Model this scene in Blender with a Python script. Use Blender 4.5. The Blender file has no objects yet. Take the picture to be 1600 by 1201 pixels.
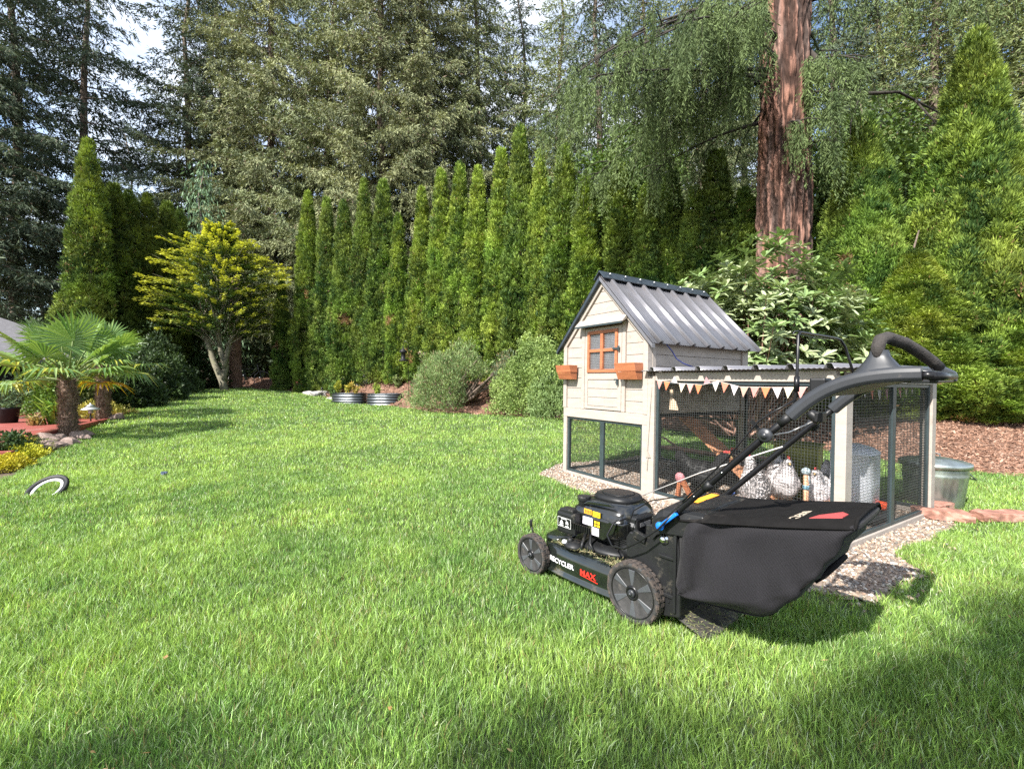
import bpy, math, random
import numpy as np
from mathutils import Vector, Matrix, Quaternion
R_ = math.radians
SC = bpy.context.scene
COL = SC.collection
rng = np.random.default_rng(7)
random.seed(7)

# ------------------------------------------------------------------ camera
F_PX = 700.0
cam_d = bpy.data.cameras.new("camera"); cam = bpy.data.objects.new("camera", cam_d); COL.objects.link(cam)
cam_d.sensor_width = 36.0; cam_d.lens = 36.0 * F_PX / 1600.0
cam_d.clip_start = 0.05; cam_d.clip_end = 2000
PITCH = math.atan(10.5 / F_PX)
cam.location = (0, 0, 1.05); cam.rotation_euler = (math.pi / 2 - PITCH, 0, 0)
SC.camera = cam

# ------------------------------------------------------------------ sun, sky, exposure
SUN_AZ = Vector((-0.66, -0.75)).normalized(); SUN_EL = R_(43)
SUN = Vector((SUN_AZ.x * math.cos(SUN_EL), SUN_AZ.y * math.cos(SUN_EL), math.sin(SUN_EL)))
sd = bpy.data.lights.new("sun", 'SUN'); sd.energy = 5.0; sd.angle = R_(0.55); sd.color = (1.0, 0.955, 0.89)
so = bpy.data.objects.new("sun", sd); COL.objects.link(so); so.rotation_euler = SUN.to_track_quat('Z', 'Y').to_euler()
so.location = (-10, -15, 30)
W = bpy.data.worlds.new("World"); SC.world = W; W.use_nodes = True
nt = W.node_tree; nt.nodes.clear()
def N(nt, t, **k):
    n = nt.nodes.new(t)
    for a, b in k.items(): setattr(n, a, b)
    return n
wo = N(nt, 'ShaderNodeOutputWorld'); bg = N(nt, 'ShaderNodeBackground'); sk = N(nt, 'ShaderNodeTexSky')
sk.sky_type = 'NISHITA'; sk.sun_disc = False; sk.sun_elevation = SUN_EL
sk.sun_rotation = math.atan2(SUN_AZ.x, SUN_AZ.y); sk.air_density = 1.0; sk.dust_density = 1.0
tc = N(nt, 'ShaderNodeTexCoord'); mp = N(nt, 'ShaderNodeMapping'); mp.inputs['Scale'].default_value = (1.0, 1.0, 2.4)
no = N(nt, 'ShaderNodeTexNoise'); no.inputs['Scale'].default_value = 2.3; no.inputs['Detail'].default_value = 7
cr = N(nt, 'ShaderNodeValToRGB'); cr.color_ramp.elements[0].position = 0.40; cr.color_ramp.elements[1].position = 0.62
mx = N(nt, 'ShaderNodeMix', data_type='RGBA'); mx.inputs['B'].default_value = (4.5, 4.75, 5.1, 1)
nt.links.new(tc.outputs['Generated'], mp.inputs[0]); nt.links.new(mp.outputs[0], no.inputs[0])
nt.links.new(no.outputs['Fac'], cr.inputs[0]); nt.links.new(cr.outputs[0], mx.inputs['Factor'])
nt.links.new(sk.outputs[0], mx.inputs['A']); nt.links.new(mx.outputs['Result'], bg.inputs[0])
nt.links.new(bg.outputs[0], wo.inputs[0]); bg.inputs[1].default_value = 0.15
vs = SC.view_settings
SC.display_settings.display_device = 'sRGB'
vs.view_transform = 'Standard'; vs.look = 'None'; vs.exposure = 1.28; vs.gamma = 1; vs.use_curve_mapping = False
cy = SC.cycles
SC.render.engine = 'CYCLES'
cy.max_bounces = 6; cy.diffuse_bounces = 3; cy.glossy_bounces = 3; cy.transmission_bounces = 4; cy.transparent_max_bounces = 8
cy.caustics_reflective = False; cy.caustics_refractive = False
cy.sample_clamp_indirect = 6; cy.use_denoising = False

# ------------------------------------------------------------------ materials
def mat_base(name):
    m = bpy.data.materials.new(name); m.use_nodes = True
    t = m.node_tree; t.nodes.clear()
    o = N(t, 'ShaderNodeOutputMaterial'); b = N(t, 'ShaderNodeBsdfPrincipled')
    t.links.new(b.outputs[0], o.inputs[0]); return m, t, b, o
def mat(name, c, rough=.6, metal=0., var=.12, scale=8., bump=0., bscale=60., spec=.5, dirt=None, dirt_amt=.0, dscale=3., stretch=(1,1,1), coat=0.):
    m, t, b, o = mat_base(name)
    co = N(t, 'ShaderNodeTexCoord'); mp = N(t, 'ShaderNodeMapping'); mp.inputs['Scale'].default_value = stretch
    t.links.new(co.outputs['Object'], mp.inputs[0])
    n = N(t, 'ShaderNodeTexNoise'); n.inputs['Scale'].default_value = scale; n.inputs['Detail'].default_value = 6; n.inputs['Roughness'].default_value = .65
    t.links.new(mp.outputs[0], n.inputs[0])
    r = N(t, 'ShaderNodeValToRGB'); c = tuple(c)
    r.color_ramp.elements[0].color = tuple(max(0, x * (1 - var * 1.6)) for x in c) + (1,)
    r.color_ramp.elements[1].color = tuple(min(1, x * (1 + var * 1.2)) for x in c) + (1,)
    r.color_ramp.elements[0].position = .3; r.color_ramp.elements[1].position = .7
    t.links.new(n.outputs['Fac'], r.inputs[0]); out = r.outputs[0]
    if dirt:
        n2 = N(t, 'ShaderNodeTexNoise'); n2.inputs['Scale'].default_value = dscale; n2.inputs['Detail'].default_value = 9; n2.inputs['Roughness'].default_value = .7
        t.links.new(co.outputs['Object'], n2.inputs[0])
        r2 = N(t, 'ShaderNodeValToRGB'); r2.color_ramp.elements[0].position = .62 - dirt_amt * .3; r2.color_ramp.elements[1].position = .78 - dirt_amt * .2
        mx = N(t, 'ShaderNodeMix', data_type='RGBA'); mx.inputs['B'].default_value = tuple(dirt) + (1,)
        t.links.new(n2.outputs['Fac'], r2.inputs[0]); t.links.new(r2.outputs[0], mx.inputs['Factor']); t.links.new(out, mx.inputs['A']); out = mx.outputs['Result']
    t.links.new(out, b.inputs['Base Color'])
    b.inputs['Roughness'].default_value = rough; b.inputs['Metallic'].default_value = metal
    b.inputs['Specular IOR Level'].default_value = spec; b.inputs['Coat Weight'].default_value = coat
    if bump:
        n3 = N(t, 'ShaderNodeTexNoise'); n3.inputs['Scale'].default_value = bscale; n3.inputs['Detail'].default_value = 5
        t.links.new(mp.outputs[0], n3.inputs[0]); bp = N(t, 'ShaderNodeBump'); bp.inputs['Strength'].default_value = bump; bp.inputs['Distance'].default_value = .01
        t.links.new(n3.outputs['Fac'], bp.inputs['Height']); t.links.new(bp.outputs[0], b.inputs['Normal'])
    return m
def mat_leaf(name, trans=.3, rough=.55, spec=.3, hue=.03, back=None):
    """leaf colour comes from each leaf's own colour, tinted a little per plant"""
    m, t, b, o = mat_base(name)
    a = N(t, 'ShaderNodeAttribute', attribute_name='col')
    oi = N(t, 'ShaderNodeObjectInfo')
    mu = N(t, 'ShaderNodeMix', data_type='RGBA', blend_type='MULTIPLY'); mu.inputs['Factor'].default_value = 1
    t.links.new(a.outputs['Color'], mu.inputs['A']); t.links.new(oi.outputs['Color'], mu.inputs['B'])
    t.links.new(mu.outputs['Result'], b.inputs['Base Color'])
    b.inputs['Roughness'].default_value = rough; b.inputs['Specular IOR Level'].default_value = spec
    tr = N(t, 'ShaderNodeBsdfTranslucent'); ms = N(t, 'ShaderNodeMixShader'); ms.inputs[0].default_value = trans
    g = N(t, 'ShaderNodeMix', data_type='RGBA', blend_type='MULTIPLY'); g.inputs['Factor'].default_value = 1; g.inputs['B'].default_value = (1.25, 1.2, .6, 1)
    t.links.new(mu.outputs['Result'], g.inputs['A']); t.links.new(g.outputs['Result'], tr.inputs[0])
    t.links.new(b.outputs[0], ms.inputs[1]); t.links.new(tr.outputs[0], ms.inputs[2]); t.links.new(ms.outputs[0], o.inputs[0])
    return m
LEAF = mat_leaf('leaf_material', .2); SCALE_LEAF = mat_leaf('scale_leaf_material', .12, .6, .25); NEEDLE = mat_leaf('needle_material', .12, .65, .2); GRASS = mat_leaf('grass_material', .35, .45, .35)
GLOSSLEAF = mat_leaf('glossy_leaf_material', .15, .35, .5)
CHIP = mat_leaf('chip_material', 0., .8, .2)

# ------------------------------------------------------------------ noise
def _h(ix, iy, iz, s):
    n = (ix * 374761393 + iy * 668265263 + iz * 2147483647 + s * 974711) & 0x7fffffff
    n = (n ^ (n >> 13)) * 1274126177 & 0x7fffffff
    n = (n ^ (n >> 15)) * 2246822519 & 0x7fffffff
    return (n ^ (n >> 16)) / float(0x7fffffff)
def vn(P, s=0):
    P = np.asarray(P, float)
    if P.shape[-1] == 2: P = np.concatenate([P, np.zeros(P.shape[:-1] + (1,))], -1)
    i = np.floor(P).astype(np.int64); f = P - i; f = f * f * (3 - 2 * f); r = 0
    for a in (0, 1):
        for b in (0, 1):
            for c in (0, 1):
                w = (f[..., 0] if a else 1 - f[..., 0]) * (f[..., 1] if b else 1 - f[..., 1]) * (f[..., 2] if c else 1 - f[..., 2])
                r = r + w * _h(i[..., 0] + a, i[..., 1] + b, i[..., 2] + c, s)
    return r
def fbm(P, s=0, o=3):
    P = np.asarray(P, float); r = 0; a = .5; t = 0
    for k in range(o): r = r + a * vn(P * 2 ** k + 17.3 * k, s + k); t += a; a *= .5
    return r / t
def nrm(v): return v / np.maximum(1e-9, np.linalg.norm(v, axis=-1, keepdims=True))

# ------------------------------------------------------------------ object helpers
def tag(o, label=None, cat=None, group=None, kind=None):
    if label: o['label'] = label
    if cat: o['category'] = cat
    if group: o['group'] = group
    if kind: o['kind'] = kind
    return o
def empty(name, loc, rz=0., label=None, cat=None, group=None):
    o = bpy.data.objects.new(name, None); COL.objects.link(o); o.location = loc; o.rotation_euler = (0, 0, rz); o.empty_display_size = .1
    return tag(o, label, cat, group)
def link(name, me, m, parent=None):
    o = bpy.data.objects.new(name, me); COL.objects.link(o)
    if m is not None: me.materials.clear(); me.materials.append(m)
    if parent is not None: o.parent = parent
    return o
def mesh_np(name, V, polys, colors=None, smooth=False):
    """polys: list of (n,k) index arrays"""
    me = bpy.data.meshes.new(name); me.vertices.add(len(V)); me.vertices.foreach_set('co', np.asarray(V, np.float32).ravel())
    tot = np.concatenate([np.full(len(p), p.shape[1], np.int32) for p in polys]); idx = np.concatenate([p.ravel() for p in polys]).astype(np.int32)
    me.loops.add(len(idx)); me.loops.foreach_set('vertex_index', idx); me.polygons.add(len(tot))
    st = np.zeros(len(tot), np.int32); st[1:] = np.cumsum(tot)[:-1]
    me.polygons.foreach_set('loop_start', st); me.polygons.foreach_set('loop_total', tot)
    me.polygons.foreach_set('use_smooth', np.full(len(tot), smooth, bool))
    if colors is not None:
        a = me.attributes.new('col', 'FLOAT_COLOR', 'FACE'); c = np.ones((len(tot), 4), np.float32); c[:, :3] = colors; a.data.foreach_set('color', c.ravel())
    me.update(calc_edges=True); me.validate(); return me
class Fol:
    """gathers many leaf-sized faces of one plant"""
    def __init__(s): s.V = []; s.C = []
    def add(s, P, D, S, L, Wd, C, mid=.42):
        n = len(P); L = np.broadcast_to(np.asarray(L, float), (n,))[:, None]; Wd = np.broadcast_to(np.asarray(Wd, float), (n,))[:, None] * .5
        m = P + D * L * mid
        s.V.append(np.stack([P, m + S * Wd, P + D * L, m - S * Wd], 1).reshape(-1, 3)); s.C.append(np.broadcast_to(C, (n, 3)))
    def build(s, name, m, parent=None):
        me = s.mesh(name); return link(name, me, m, parent)
    def mesh(s, name):
        V = np.concatenate(s.V); C = np.clip(np.concatenate(s.C), 0, 1); return mesh_np(name, V, [np.arange(len(V)).reshape(-1, 4)], C)
def perp(D, g, r=None):
    r = g.normal(size=D.shape) if r is None else r
    return nrm(np.cross(D, r))

class MB:
    """collects shapes into one mesh"""
    def __init__(s): s.v = []; s.f = []; s.sm = []
    def add(s, v, f, sm=False):
        o = len(s.v); s.v += [tuple(p) for p in v]; s.f += [tuple(i + o for i in q) for q in f]; s.sm += [sm] * len(f); return s
    def box(s, a, b, rot=None, c=None):
        (x0, y0, z0), (x1, y1, z1) = a, b
        v = [Vector(p) for p in ((x0,y0,z0),(x1,y0,z0),(x1,y1,z0),(x0,y1,z0),(x0,y0,z1),(x1,y0,z1),(x1,y1,z1),(x0,y1,z1))]
        if rot is not None:
            c = Vector(c) if c is not None else (v[0] + v[6]) / 2
            v = [rot @ (p - c) + c for p in v]
        return s.add(v, [(0,3,2,1),(4,5,6,7),(0,1,5,4),(1,2,6,5),(2,3,7,6),(3,0,4,7)])
    def prism(s, poly, y0, y1, ax='y'):
        """polygon in xz pushed from y0 to y1 (ax='y'); in yz along x (ax='x'); in xy along z (ax='z')"""
        n = len(poly)
        def mk(p, d): return (p[0], d, p[1]) if ax == 'y' else ((d, p[0], p[1]) if ax == 'x' else (p[0], p[1], d))
        v = [mk(p, y0) for p in poly] + [mk(p, y1) for p in poly]
        f = [tuple(range(n)), tuple(range(2 * n - 1, n - 1, -1))] + [(i, (i + 1) % n + 0, (i + 1) % n + n, i + n)[::-1] for i in range(n)]
        return s.add(v, f)
    def bar(s, a, b, w, h=None, up=(0, 0, 1)):
        a = Vector(a); b = Vector(b); h = h or w; d = (b - a).normalized(); u = Vector(up)
        x = d.cross(u); x = x.normalized() if x.length > 1e-4 else Vector((1, 0, 0)); u = x.cross(d)
        v = [a + x * i * w / 2 + u * j * h / 2 for i, j in ((-1,-1),(1,-1),(1,1),(-1,1))] + [b + x * i * w / 2 + u * j * h / 2 for i, j in ((-1,-1),(1,-1),(1,1),(-1,1))]
        return s.add(v, [(0,3,2,1),(4,5,6,7),(0,1,5,4),(1,2,6,5),(2,3,7,6),(3,0,4,7)])
    def tube(s, pts, r, n=10, cap=True, sm=True):
        pts = [Vector(p) for p in pts]; rs = r if hasattr(r, '__len__') else [r] * len(pts); v = []; f = []; k = len(pts)
        pu = None
        for i, p in enumerate(pts):
            d = (pts[min(i + 1, k - 1)] - pts[max(i - 1, 0)]).normalized()
            if pu is None: pu = d.orthogonal().normalized()
            pu = (pu - d * pu.dot(d)).normalized(); w = d.cross(pu)
            for j in range(n):
                a = 2 * math.pi * j / n; v.append(p + (pu * math.cos(a) + w * math.sin(a)) * rs[i])
        for i in range(k - 1):
            for j in range(n): f.append((i*n+j, i*n+(j+1)%n, (i+1)*n+(j+1)%n, (i+1)*n+j))
        if cap: f += [tuple(range(n))[::-1], tuple(range((k-1)*n, k*n))]
        return s.add(v, f, sm)
    def lathe(s, prof, n=24, c=(0,0,0), axis=None, sm=True, closed=False):
        """prof: (radius, height) pairs turned about z, or about `axis`"""
        q = Vector((0,0,1)).rotation_difference(Vector(axis)) if axis is not None else Quaternion()
        v = []; f = []; k = len(prof); c = Vector(c)
        for r, h in prof:
            for j in range(n):
                a = 2 * math.pi * j / n; v.append(q @ Vector((r * math.cos(a), r * math.sin(a), h)) + c)
        for i in range(k - 1 + (1 if closed else 0)):
            for j in range(n): f.append((i*n+j, i*n+(j+1)%n, ((i+1)%k)*n+(j+1)%n, ((i+1)%k)*n+j))
        if not closed:
            if prof[0][0] > 1e-5: f.append(tuple(range(n))[::-1])
            if prof[-1][0] > 1e-5: f.append(tuple(range((k-1)*n, k*n)))
        return s.add(v, f, sm)
    def loft(s, rings, sm=True, cap=True):
        n = len(rings[0]); v = [p for r in rings for p in r]; f = []
        for i in range(len(rings) - 1):
            for j in range(n): f.append((i*n+j, i*n+(j+1)%n, (i+1)*n+(j+1)%n, (i+1)*n+j))
        if cap: f += [tuple(range(n))[::-1], tuple(range((len(rings)-1)*n, len(rings)*n))]
        return s.add(v, f, sm)
    def ball(s, c, r, n=16, m=10):
        r = (r, r, r) if not hasattr(r, '__len__') else r
        v = []; f = []
        for i in range(m + 1):
            p = math.pi * i / m
            for j in range(n):
                a = 2 * math.pi * j / n; v.append((c[0] + r[0]*math.sin(p)*math.cos(a), c[1] + r[1]*math.sin(p)*math.sin(a), c[2] + r[2]*math.cos(p)))
        for i in range(m):
            for j in range(n): f.append((i*n+j, (i+1)*n+j, (i+1)*n+(j+1)%n, i*n+(j+1)%n))
        return s.add(v, f, True)
    def mesh(s, name):
        me = bpy.data.meshes.new(name); me.from_pydata([tuple(p) for p in s.v], [], s.f)
        me.polygons.foreach_set('use_smooth', s.sm); me.validate(); me.update(); return me
    def build(s, name, m, parent=None, bevel=0., seg=2):
        o = link(name, s.mesh(name), m, parent)
        if bevel:
            b = o.modifiers.new('bevel', 'BEVEL'); b.width = bevel; b.segments = seg; b.limit_method = 'ANGLE'; b.angle_limit = R_(35)
        return o
def superell(cx, cy, rx, ry, n=4., k=40):
    out = []
    for i in range(k):
        a = 2 * math.pi * i / k; c, s_ = math.cos(a), math.sin(a)
        out.append((cx + rx * math.copysign(abs(c) ** (2 / n), c), cy + ry * math.copysign(abs(s_) ** (2 / n), s_)))
    return out
def copy_tree(o, parent=None):
    c = o.copy(); COL.objects.link(c)
    if parent is not None: c.parent = parent
    for ch in list(o.children): copy_tree(ch, c)
    return c
# lettering outlines, turned into meshes while the scene is still empty
LETTERS = {}
for txt, size, ext in (('RECYCLER', .033, .001), ('MAX', .038, .001), ('REC', .040, .0008)):
    cu = bpy.data.curves.new('lettering', 'FONT'); cu.body = txt; cu.size = size; cu.extrude = ext; cu.offset = size * .018
    t = bpy.data.objects.new('lettering', cu); COL.objects.link(t); bpy.context.view_layer.update()
    dg = bpy.context.evaluated_depsgraph_get(); ev = t.evaluated_get(dg); tm = ev.to_mesh()
    LETTERS[txt] = ([tuple(v.co) for v in tm.vertices], [tuple(p.vertices) for p in tm.polygons]); ev.to_mesh_clear()
    t.hide_render = True; COL.objects.unlink(t)
    bpy.context.view_layer.update(); bpy.data.objects.remove(t); bpy.data.curves.remove(cu)
def text_mesh(txt, m, parent, name='lettering'):
    me = bpy.data.meshes.new(name); me.from_pydata(LETTERS[txt][0], [], LETTERS[txt][1]); me.validate(); me.update(); return link(name, me, m, parent)

# ------------------------------------------------------------------ lie of the land
def sst(t): t = np.clip(t, 0, 1); return t * t * (3 - 2 * t)
def in_poly(x, y, P):
    r = np.zeros(np.shape(x), bool); n = len(P)
    for i in range(n):
        x0, y0 = P[i]; x1, y1 = P[(i + 1) % n]
        if y0 == y1: continue
        c = ((y0 > y) != (y1 > y)) & (x < (x1 - x0) * (y - y0) / (y1 - y0) + x0); r ^= c
    return r
def d_seg(x, y, P, closed=True):
    d = np.full(np.shape(x), 1e9); n = len(P)
    for i in range(n if closed else n - 1):
        ax, ay = P[i]; bx, by = P[(i + 1) % n]; L = (bx-ax)**2 + (by-ay)**2
        t = np.clip(((x-ax)*(bx-ax) + (y-ay)*(by-ay)) / L, 0, 1); d = np.minimum(d, np.hypot(x-ax-t*(bx-ax), y-ay-t*(by-ay)))
    return d
BACK_EDGE = [(-11.6,19.2),(-10.4,18.2),(-8.0,17.2),(-6.2,15.6),(-5.2,14.6),(-3.9,13.6),(-2.7,12.1),(-1.9,10.9),(-.6,10.3),(.8,9.7),(1.9,8.9),(3.4,7.6),(4.4,6.5),(4.75,5.5),(5.0,4.95),(5.7,4.7),(7.2,4.6),(10,4.4)]
LAWN = [(-5.3,4.65),(-6.2,6.1),(-6.75,7.0),(-7.5,8.0),(-8.15,9.2),(-9.5,11.9),(-10.9,14.5),(-11.9,17)] + BACK_EDGE + [(13,-3),(-9,-3),(-6.6,1.5),(-5.4,3.6)]
GRAVEL = [(.28,4.72),(.62,4.2),(.95,3.75),(1.2,3.0),(1.45,2.3),(1.62,2.12),(2.0,2.28),(2.35,2.62),(2.75,2.98),(3.3,3.3),(3.5,3.6),(1.95,6.0),(.5,5.25)]
LEFT_EDGE = [(-4.6,2.0),(-5.3,4.65),(-6.2,6.1),(-6.75,7.0),(-7.5,8.0),(-8.15,9.2),(-9.5,11.9),(-10.9,14.5),(-11.9,17)]
def ground_z(x, y):
    x = np.asarray(x, float); y = np.asarray(y, float)
    z = .2 * sst((y - 5) / 6) + .35 * sst((-x - 4) / 7) * sst((y - 8) / 8) + .05 * sst((-x - 4) / 3) * sst((y - 4) / 3)
    z = z - .045 * np.exp(-((x - 3.7) ** 2 + (y - 3.8) ** 2) / 2.0)
    # planted bank behind the lawn
    inl = in_poly(x, y, LAWN); d = d_seg(x, y, BACK_EDGE, False); back = (~inl) & (y > 4.2) & (d < d_seg(x, y, LEFT_EDGE, False))
    hgt = .40 + .38 * sst((y - 9) / 5) - .35 * sst((y - 15.0) / 3.5)
    z = z + np.where(back, hgt * sst(d / (2.4 - .9 * sst((y - 8) / 5))) * (1 - .0 * d), 0)
    return z + .012 * (fbm(np.stack([x, y], -1) * .9, 5) - .5)
def gz(x, y): return float(ground_z(np.array([x]), np.array([y]))[0])
def sheet(name, x0, x1, y0, y1, st, mask, dz, m, label=None, kind='structure'):
    xs = np.arange(x0, x1 + st * .5, st); ys = np.arange(y0, y1 + st * .5, st); X, Y = np.meshgrid(xs, ys); Z = ground_z(X, Y) + dz
    V = np.stack([X, Y, Z], -1).reshape(-1, 3); nx = len(xs); I = np.arange(len(V)).reshape(X.shape)
    q = np.stack([I[:-1, :-1], I[:-1, 1:], I[1:, 1:], I[1:, :-1]], -1).reshape(-1, 4)
    if mask is not None:
        cx = (X[:-1, :-1] + st / 2).ravel(); cyy = (Y[:-1, :-1] + st / 2).ravel(); q = q[mask(cx, cyy)]
        u, inv = np.unique(q, return_inverse=True); V = V[u]; q = inv.reshape(-1, 4)
    o = link(name, mesh_np(name, V, [q], None, True), m); return tag(o, label, None, None, kind)
SOIL = mat('soil', (.10, .07, .045), .95, scale=3, var=.4, bump=.6, bscale=30)
TURF = mat('turf_soil', (.045, .070, .018), .95, scale=9, var=.35, bump=.5, bscale=60)
MULCH_BASE = mat('mulch_base', (.16, .085, .055), .9, scale=26, var=.55, bump=.9, bscale=70)
GRAVEL_BASE = mat('gravel_base', (.26, .20, .155), .9, scale=60, var=.35, bump=.7, bscale=120)
def jit(x, y, s=3., a=.12, k=0):
    P = np.stack([x, y], -1) * s; return x + (vn(P, 11 + k) - .5) * 2 * a, y + (vn(P, 31 + k) - .5) * 2 * a
def is_gravel(x, y): xx, yy = jit(x, y); return in_poly(xx, yy, GRAVEL)
def is_lawn(x, y): xx, yy = jit(x, y, 2., .1, 3); return in_poly(xx, yy, LAWN) & ~is_gravel(x, y)
def is_bank(x, y): return (~in_poly(x, y, LAWN)) & (y > 4.0) & (d_seg(x, y, BACK_EDGE, False) < np.minimum(4.2, d_seg(x, y, LEFT_EDGE, False)))
g = sheet('ground', -60, 60, -20, 110, 1.0, lambda x, y: ~((x > -20) & (x < 14) & (y > -6) & (y < 24)), -.03, SOIL, 'bare soil and needle litter spreading out under the woods')
sheet('ground', -20, 14, -6, 24, .25, None, -.03, SOIL, 'dark soil lying beneath the lawn and beds')
sheet('lawn', -12.6, 13, -3, 19.6, .1, lambda x, y: in_poly(x, y, LAWN), 0., TURF, 'green lawn rising gently to the left')
sheet('mulch_bed', -12.4, 13, 4.0, 23, .1, is_bank, .006, MULCH_BASE, 'reddish bark mulch bank along the foot of the hedge')
sheet('gravel', .1, 3.8, 1.8, 6.2, .05, lambda x, y: is_gravel(x, y), .006, GRAVEL_BASE, 'pinkish tan pea gravel under and around the coop')

# ------------------------------------------------------------------ grass
def grass():
    g = np.random.default_rng(3); V = []; T = []; Q = []; C = []; CT = []; nv = 0
    bands = [(.95, 1.9, 27000, .0027, .044), (1.9, 3.0, 18000, .0034, .043), (3.0, 5.0, 8500, .0050, .041), (5.0, 8.0, 3600, .0075, .040), (8.0, 12.5, 1200, .012, .045), (12.5, 19.3, 600, .019, .05)]
    for (y0, y1, den, w, h) in bands:
        xl, xr = -1.17 * y1 - .8, 1.17 * y1 + .8; n = int((xr - xl) * (y1 - y0) * den)
        x = g.uniform(xl, xr, n); y = g.uniform(y0, y1, n)
        k = (np.abs(x) < 1.17 * y + .8) & is_lawn(x, y); x = x[k]; y = y[k]
        # sparser and patchier beside the gravel
        dg = d_seg(x, y, GRAVEL); k = ~((dg < .22) & (vn(np.stack([x, y], -1) * 7, 4) < .34) & (x > .9) & (g.random(len(x)) < .7)); x = x[k]; y = y[k]; n = len(x)
        P2 = np.stack([x, y], -1); z = ground_z(x, y)
        cl = fbm(P2 * 9, 21, 2); big = fbm(P2 * .8, 51, 3); med = fbm(P2 * 3.1, 61, 2)
        L = h * (.55 + .9 * cl) * g.uniform(.6, 1.3, n) * (.85 + .4 * med)
        az = g.uniform(0, 2 * math.pi, n) ; la = (vn(P2 * 5, 71)) * 4 * math.pi
        lean = np.stack([np.cos(az) * .8 + np.cos(la) * .22, np.sin(az) * .8 + np.sin(la) * .22], -1) * g.uniform(.2, 1.6, n)[:, None]
        B = np.stack([x, y, z - .004], -1); fa = g.uniform(0, 2 * math.pi, n); S = np.stack([np.cos(fa), np.sin(fa), 0 * fa], -1) * (w * g.uniform(.6, 1.2, n))[:, None] * .5
        up = np.stack([lean[:, 0] * .35, lean[:, 1] * .35, np.ones(n)], -1); M = B + nrm(up) * (L * .55)[:, None]
        tip = M + nrm(np.stack([lean[:, 0] * 1.0, lean[:, 1] * 1.0, np.full(n, .8)], -1)) * (L * .5)[:, None]
        # colour: each blade its own green, patches of yellower and bluer turf
        hue = np.clip(.5 + (big - .5) * 1.1 + (med - .5) * 1.1 + g.normal(0, .22, n), 0, 1)[:, None]
        c = np.array([.130, .245, .060]) * (1 - hue) + np.array([.310, .445, .105]) * hue
        c = c * np.exp(g.normal(0, .38, n))[:, None]
        dry = g.random(n) < .028 + .05 * (med > .66); c[dry] = np.array([.34, .27, .12]) * g.uniform(.6, 1.3, (dry.sum(), 1))
        pale = g.random(n) < .08; c[pale] = np.array([.50, .60, .36]) * g.uniform(.8, 1.2, (pale.sum(), 1))  # scattered blades coloured pale to stand for highlights on the grass
        V.append(np.stack([B - S, B + S, M + S * .8, M - S * .8, tip], 1).reshape(-1, 3)); b = nv + np.arange(n) * 5
        Q.append(np.stack([b, b + 1, b + 2, b + 3], 1)); T.append(np.stack([b + 3, b + 2, b + 4], 1)); C.append(c); nv += n * 5
    C = np.concatenate(C); me = mesh_np('grass', np.concatenate(V), [np.concatenate(Q), np.concatenate(T)], np.concatenate([C, C]))
    o = link('grass', me, GRASS); tag(o, 'short mown green grass blades covering the lawn', 'grass', None, 'stuff')
grass()

def tumbled(n, g, size, flat, asp):
    """n small six-faced pieces, each turned at random"""
    a = g.normal(size=(n, 3)); a[:, 2] *= flat; a = nrm(a); b = perp(a, g); b[:, 2] *= flat; b = nrm(b - a * (a * b).sum(1, keepdims=True)); c = np.cross(a, b)
    s = size[:, None]; la = a * s * asp[0]; lb = b * s * asp[1]; lc = c * s * asp[2]
    cs = [(-1,-1,-1),(1,-1,-1),(1,1,-1),(-1,1,-1),(-1,-1,1),(1,-1,1),(1,1,1),(-1,1,1)]
    v = np.stack([la*i*g.uniform(.6,1,(n,1)) + lb*j*g.uniform(.6,1,(n,1)) + lc*k*g.uniform(.6,1,(n,1)) for i, j, k in cs], 1)
    f = np.array([(0,3,2,1),(4,5,6,7),(0,1,5,4),(1,2,6,5),(2,3,7,6),(3,0,4,7)]); return v, f
def scatter(name, pts, size, flat, asp, cols, seed, label, cat, smooth=False):
    g = np.random.default_rng(seed); n = len(pts); v, f = tumbled(n, g, size, flat, asp); v = v + pts[:, None, :]
    F = (np.arange(n)[:, None, None] * 8 + f[None]).reshape(-1, 4); ci = g.integers(0, len(cols), n); c = np.array(cols)[ci] * g.uniform(.6, 1.35, (n, 1))
    me = mesh_np(name, v.reshape(-1, 3), [F], np.repeat(c, 6, 0), smooth); o = link(name, me, CHIP); tag(o, label, cat, None, 'stuff')
def gravel_pebbles():
    g = np.random.default_rng(5); n = 52000; x = g.uniform(.1, 3.8, n); y = g.uniform(1.8, 6.2, n); dd = np.hypot(x, y); k = is_gravel(x, y) & (g.random(n) < np.clip(4.2 / dd ** 1.2, .2, 1))
    x = x[k]; y = y[k]; dd = dd[k]; s = g.uniform(.004, .0085, len(x)) * (1 + .12 * (dd - 2.5))
    ex = g.uniform(.9, 2.9, 1100); ey = g.uniform(1.7, 3.4, 1100); k = (d_seg(ex, ey, GRAVEL) < .16); ex = ex[k]; ey = ey[k]
    x = np.concatenate([x, ex]); y = np.concatenate([y, ey]); s = np.concatenate([s, g.uniform(.005, .011, len(ex))])
    P = np.stack([x, y, ground_z(x, y) + .009 + s * .2], -1)
    scatter('gravel_pebbles', P, s, .6, (1, .8, .6), [(.32,.24,.18),(.37,.29,.22),(.24,.19,.15),(.41,.35,.29),(.29,.20,.15),(.20,.185,.17),(.46,.42,.37)], 6, 'loose pink and tan gravel pebbles around the coop', 'gravel')
gravel_pebbles()
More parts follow.
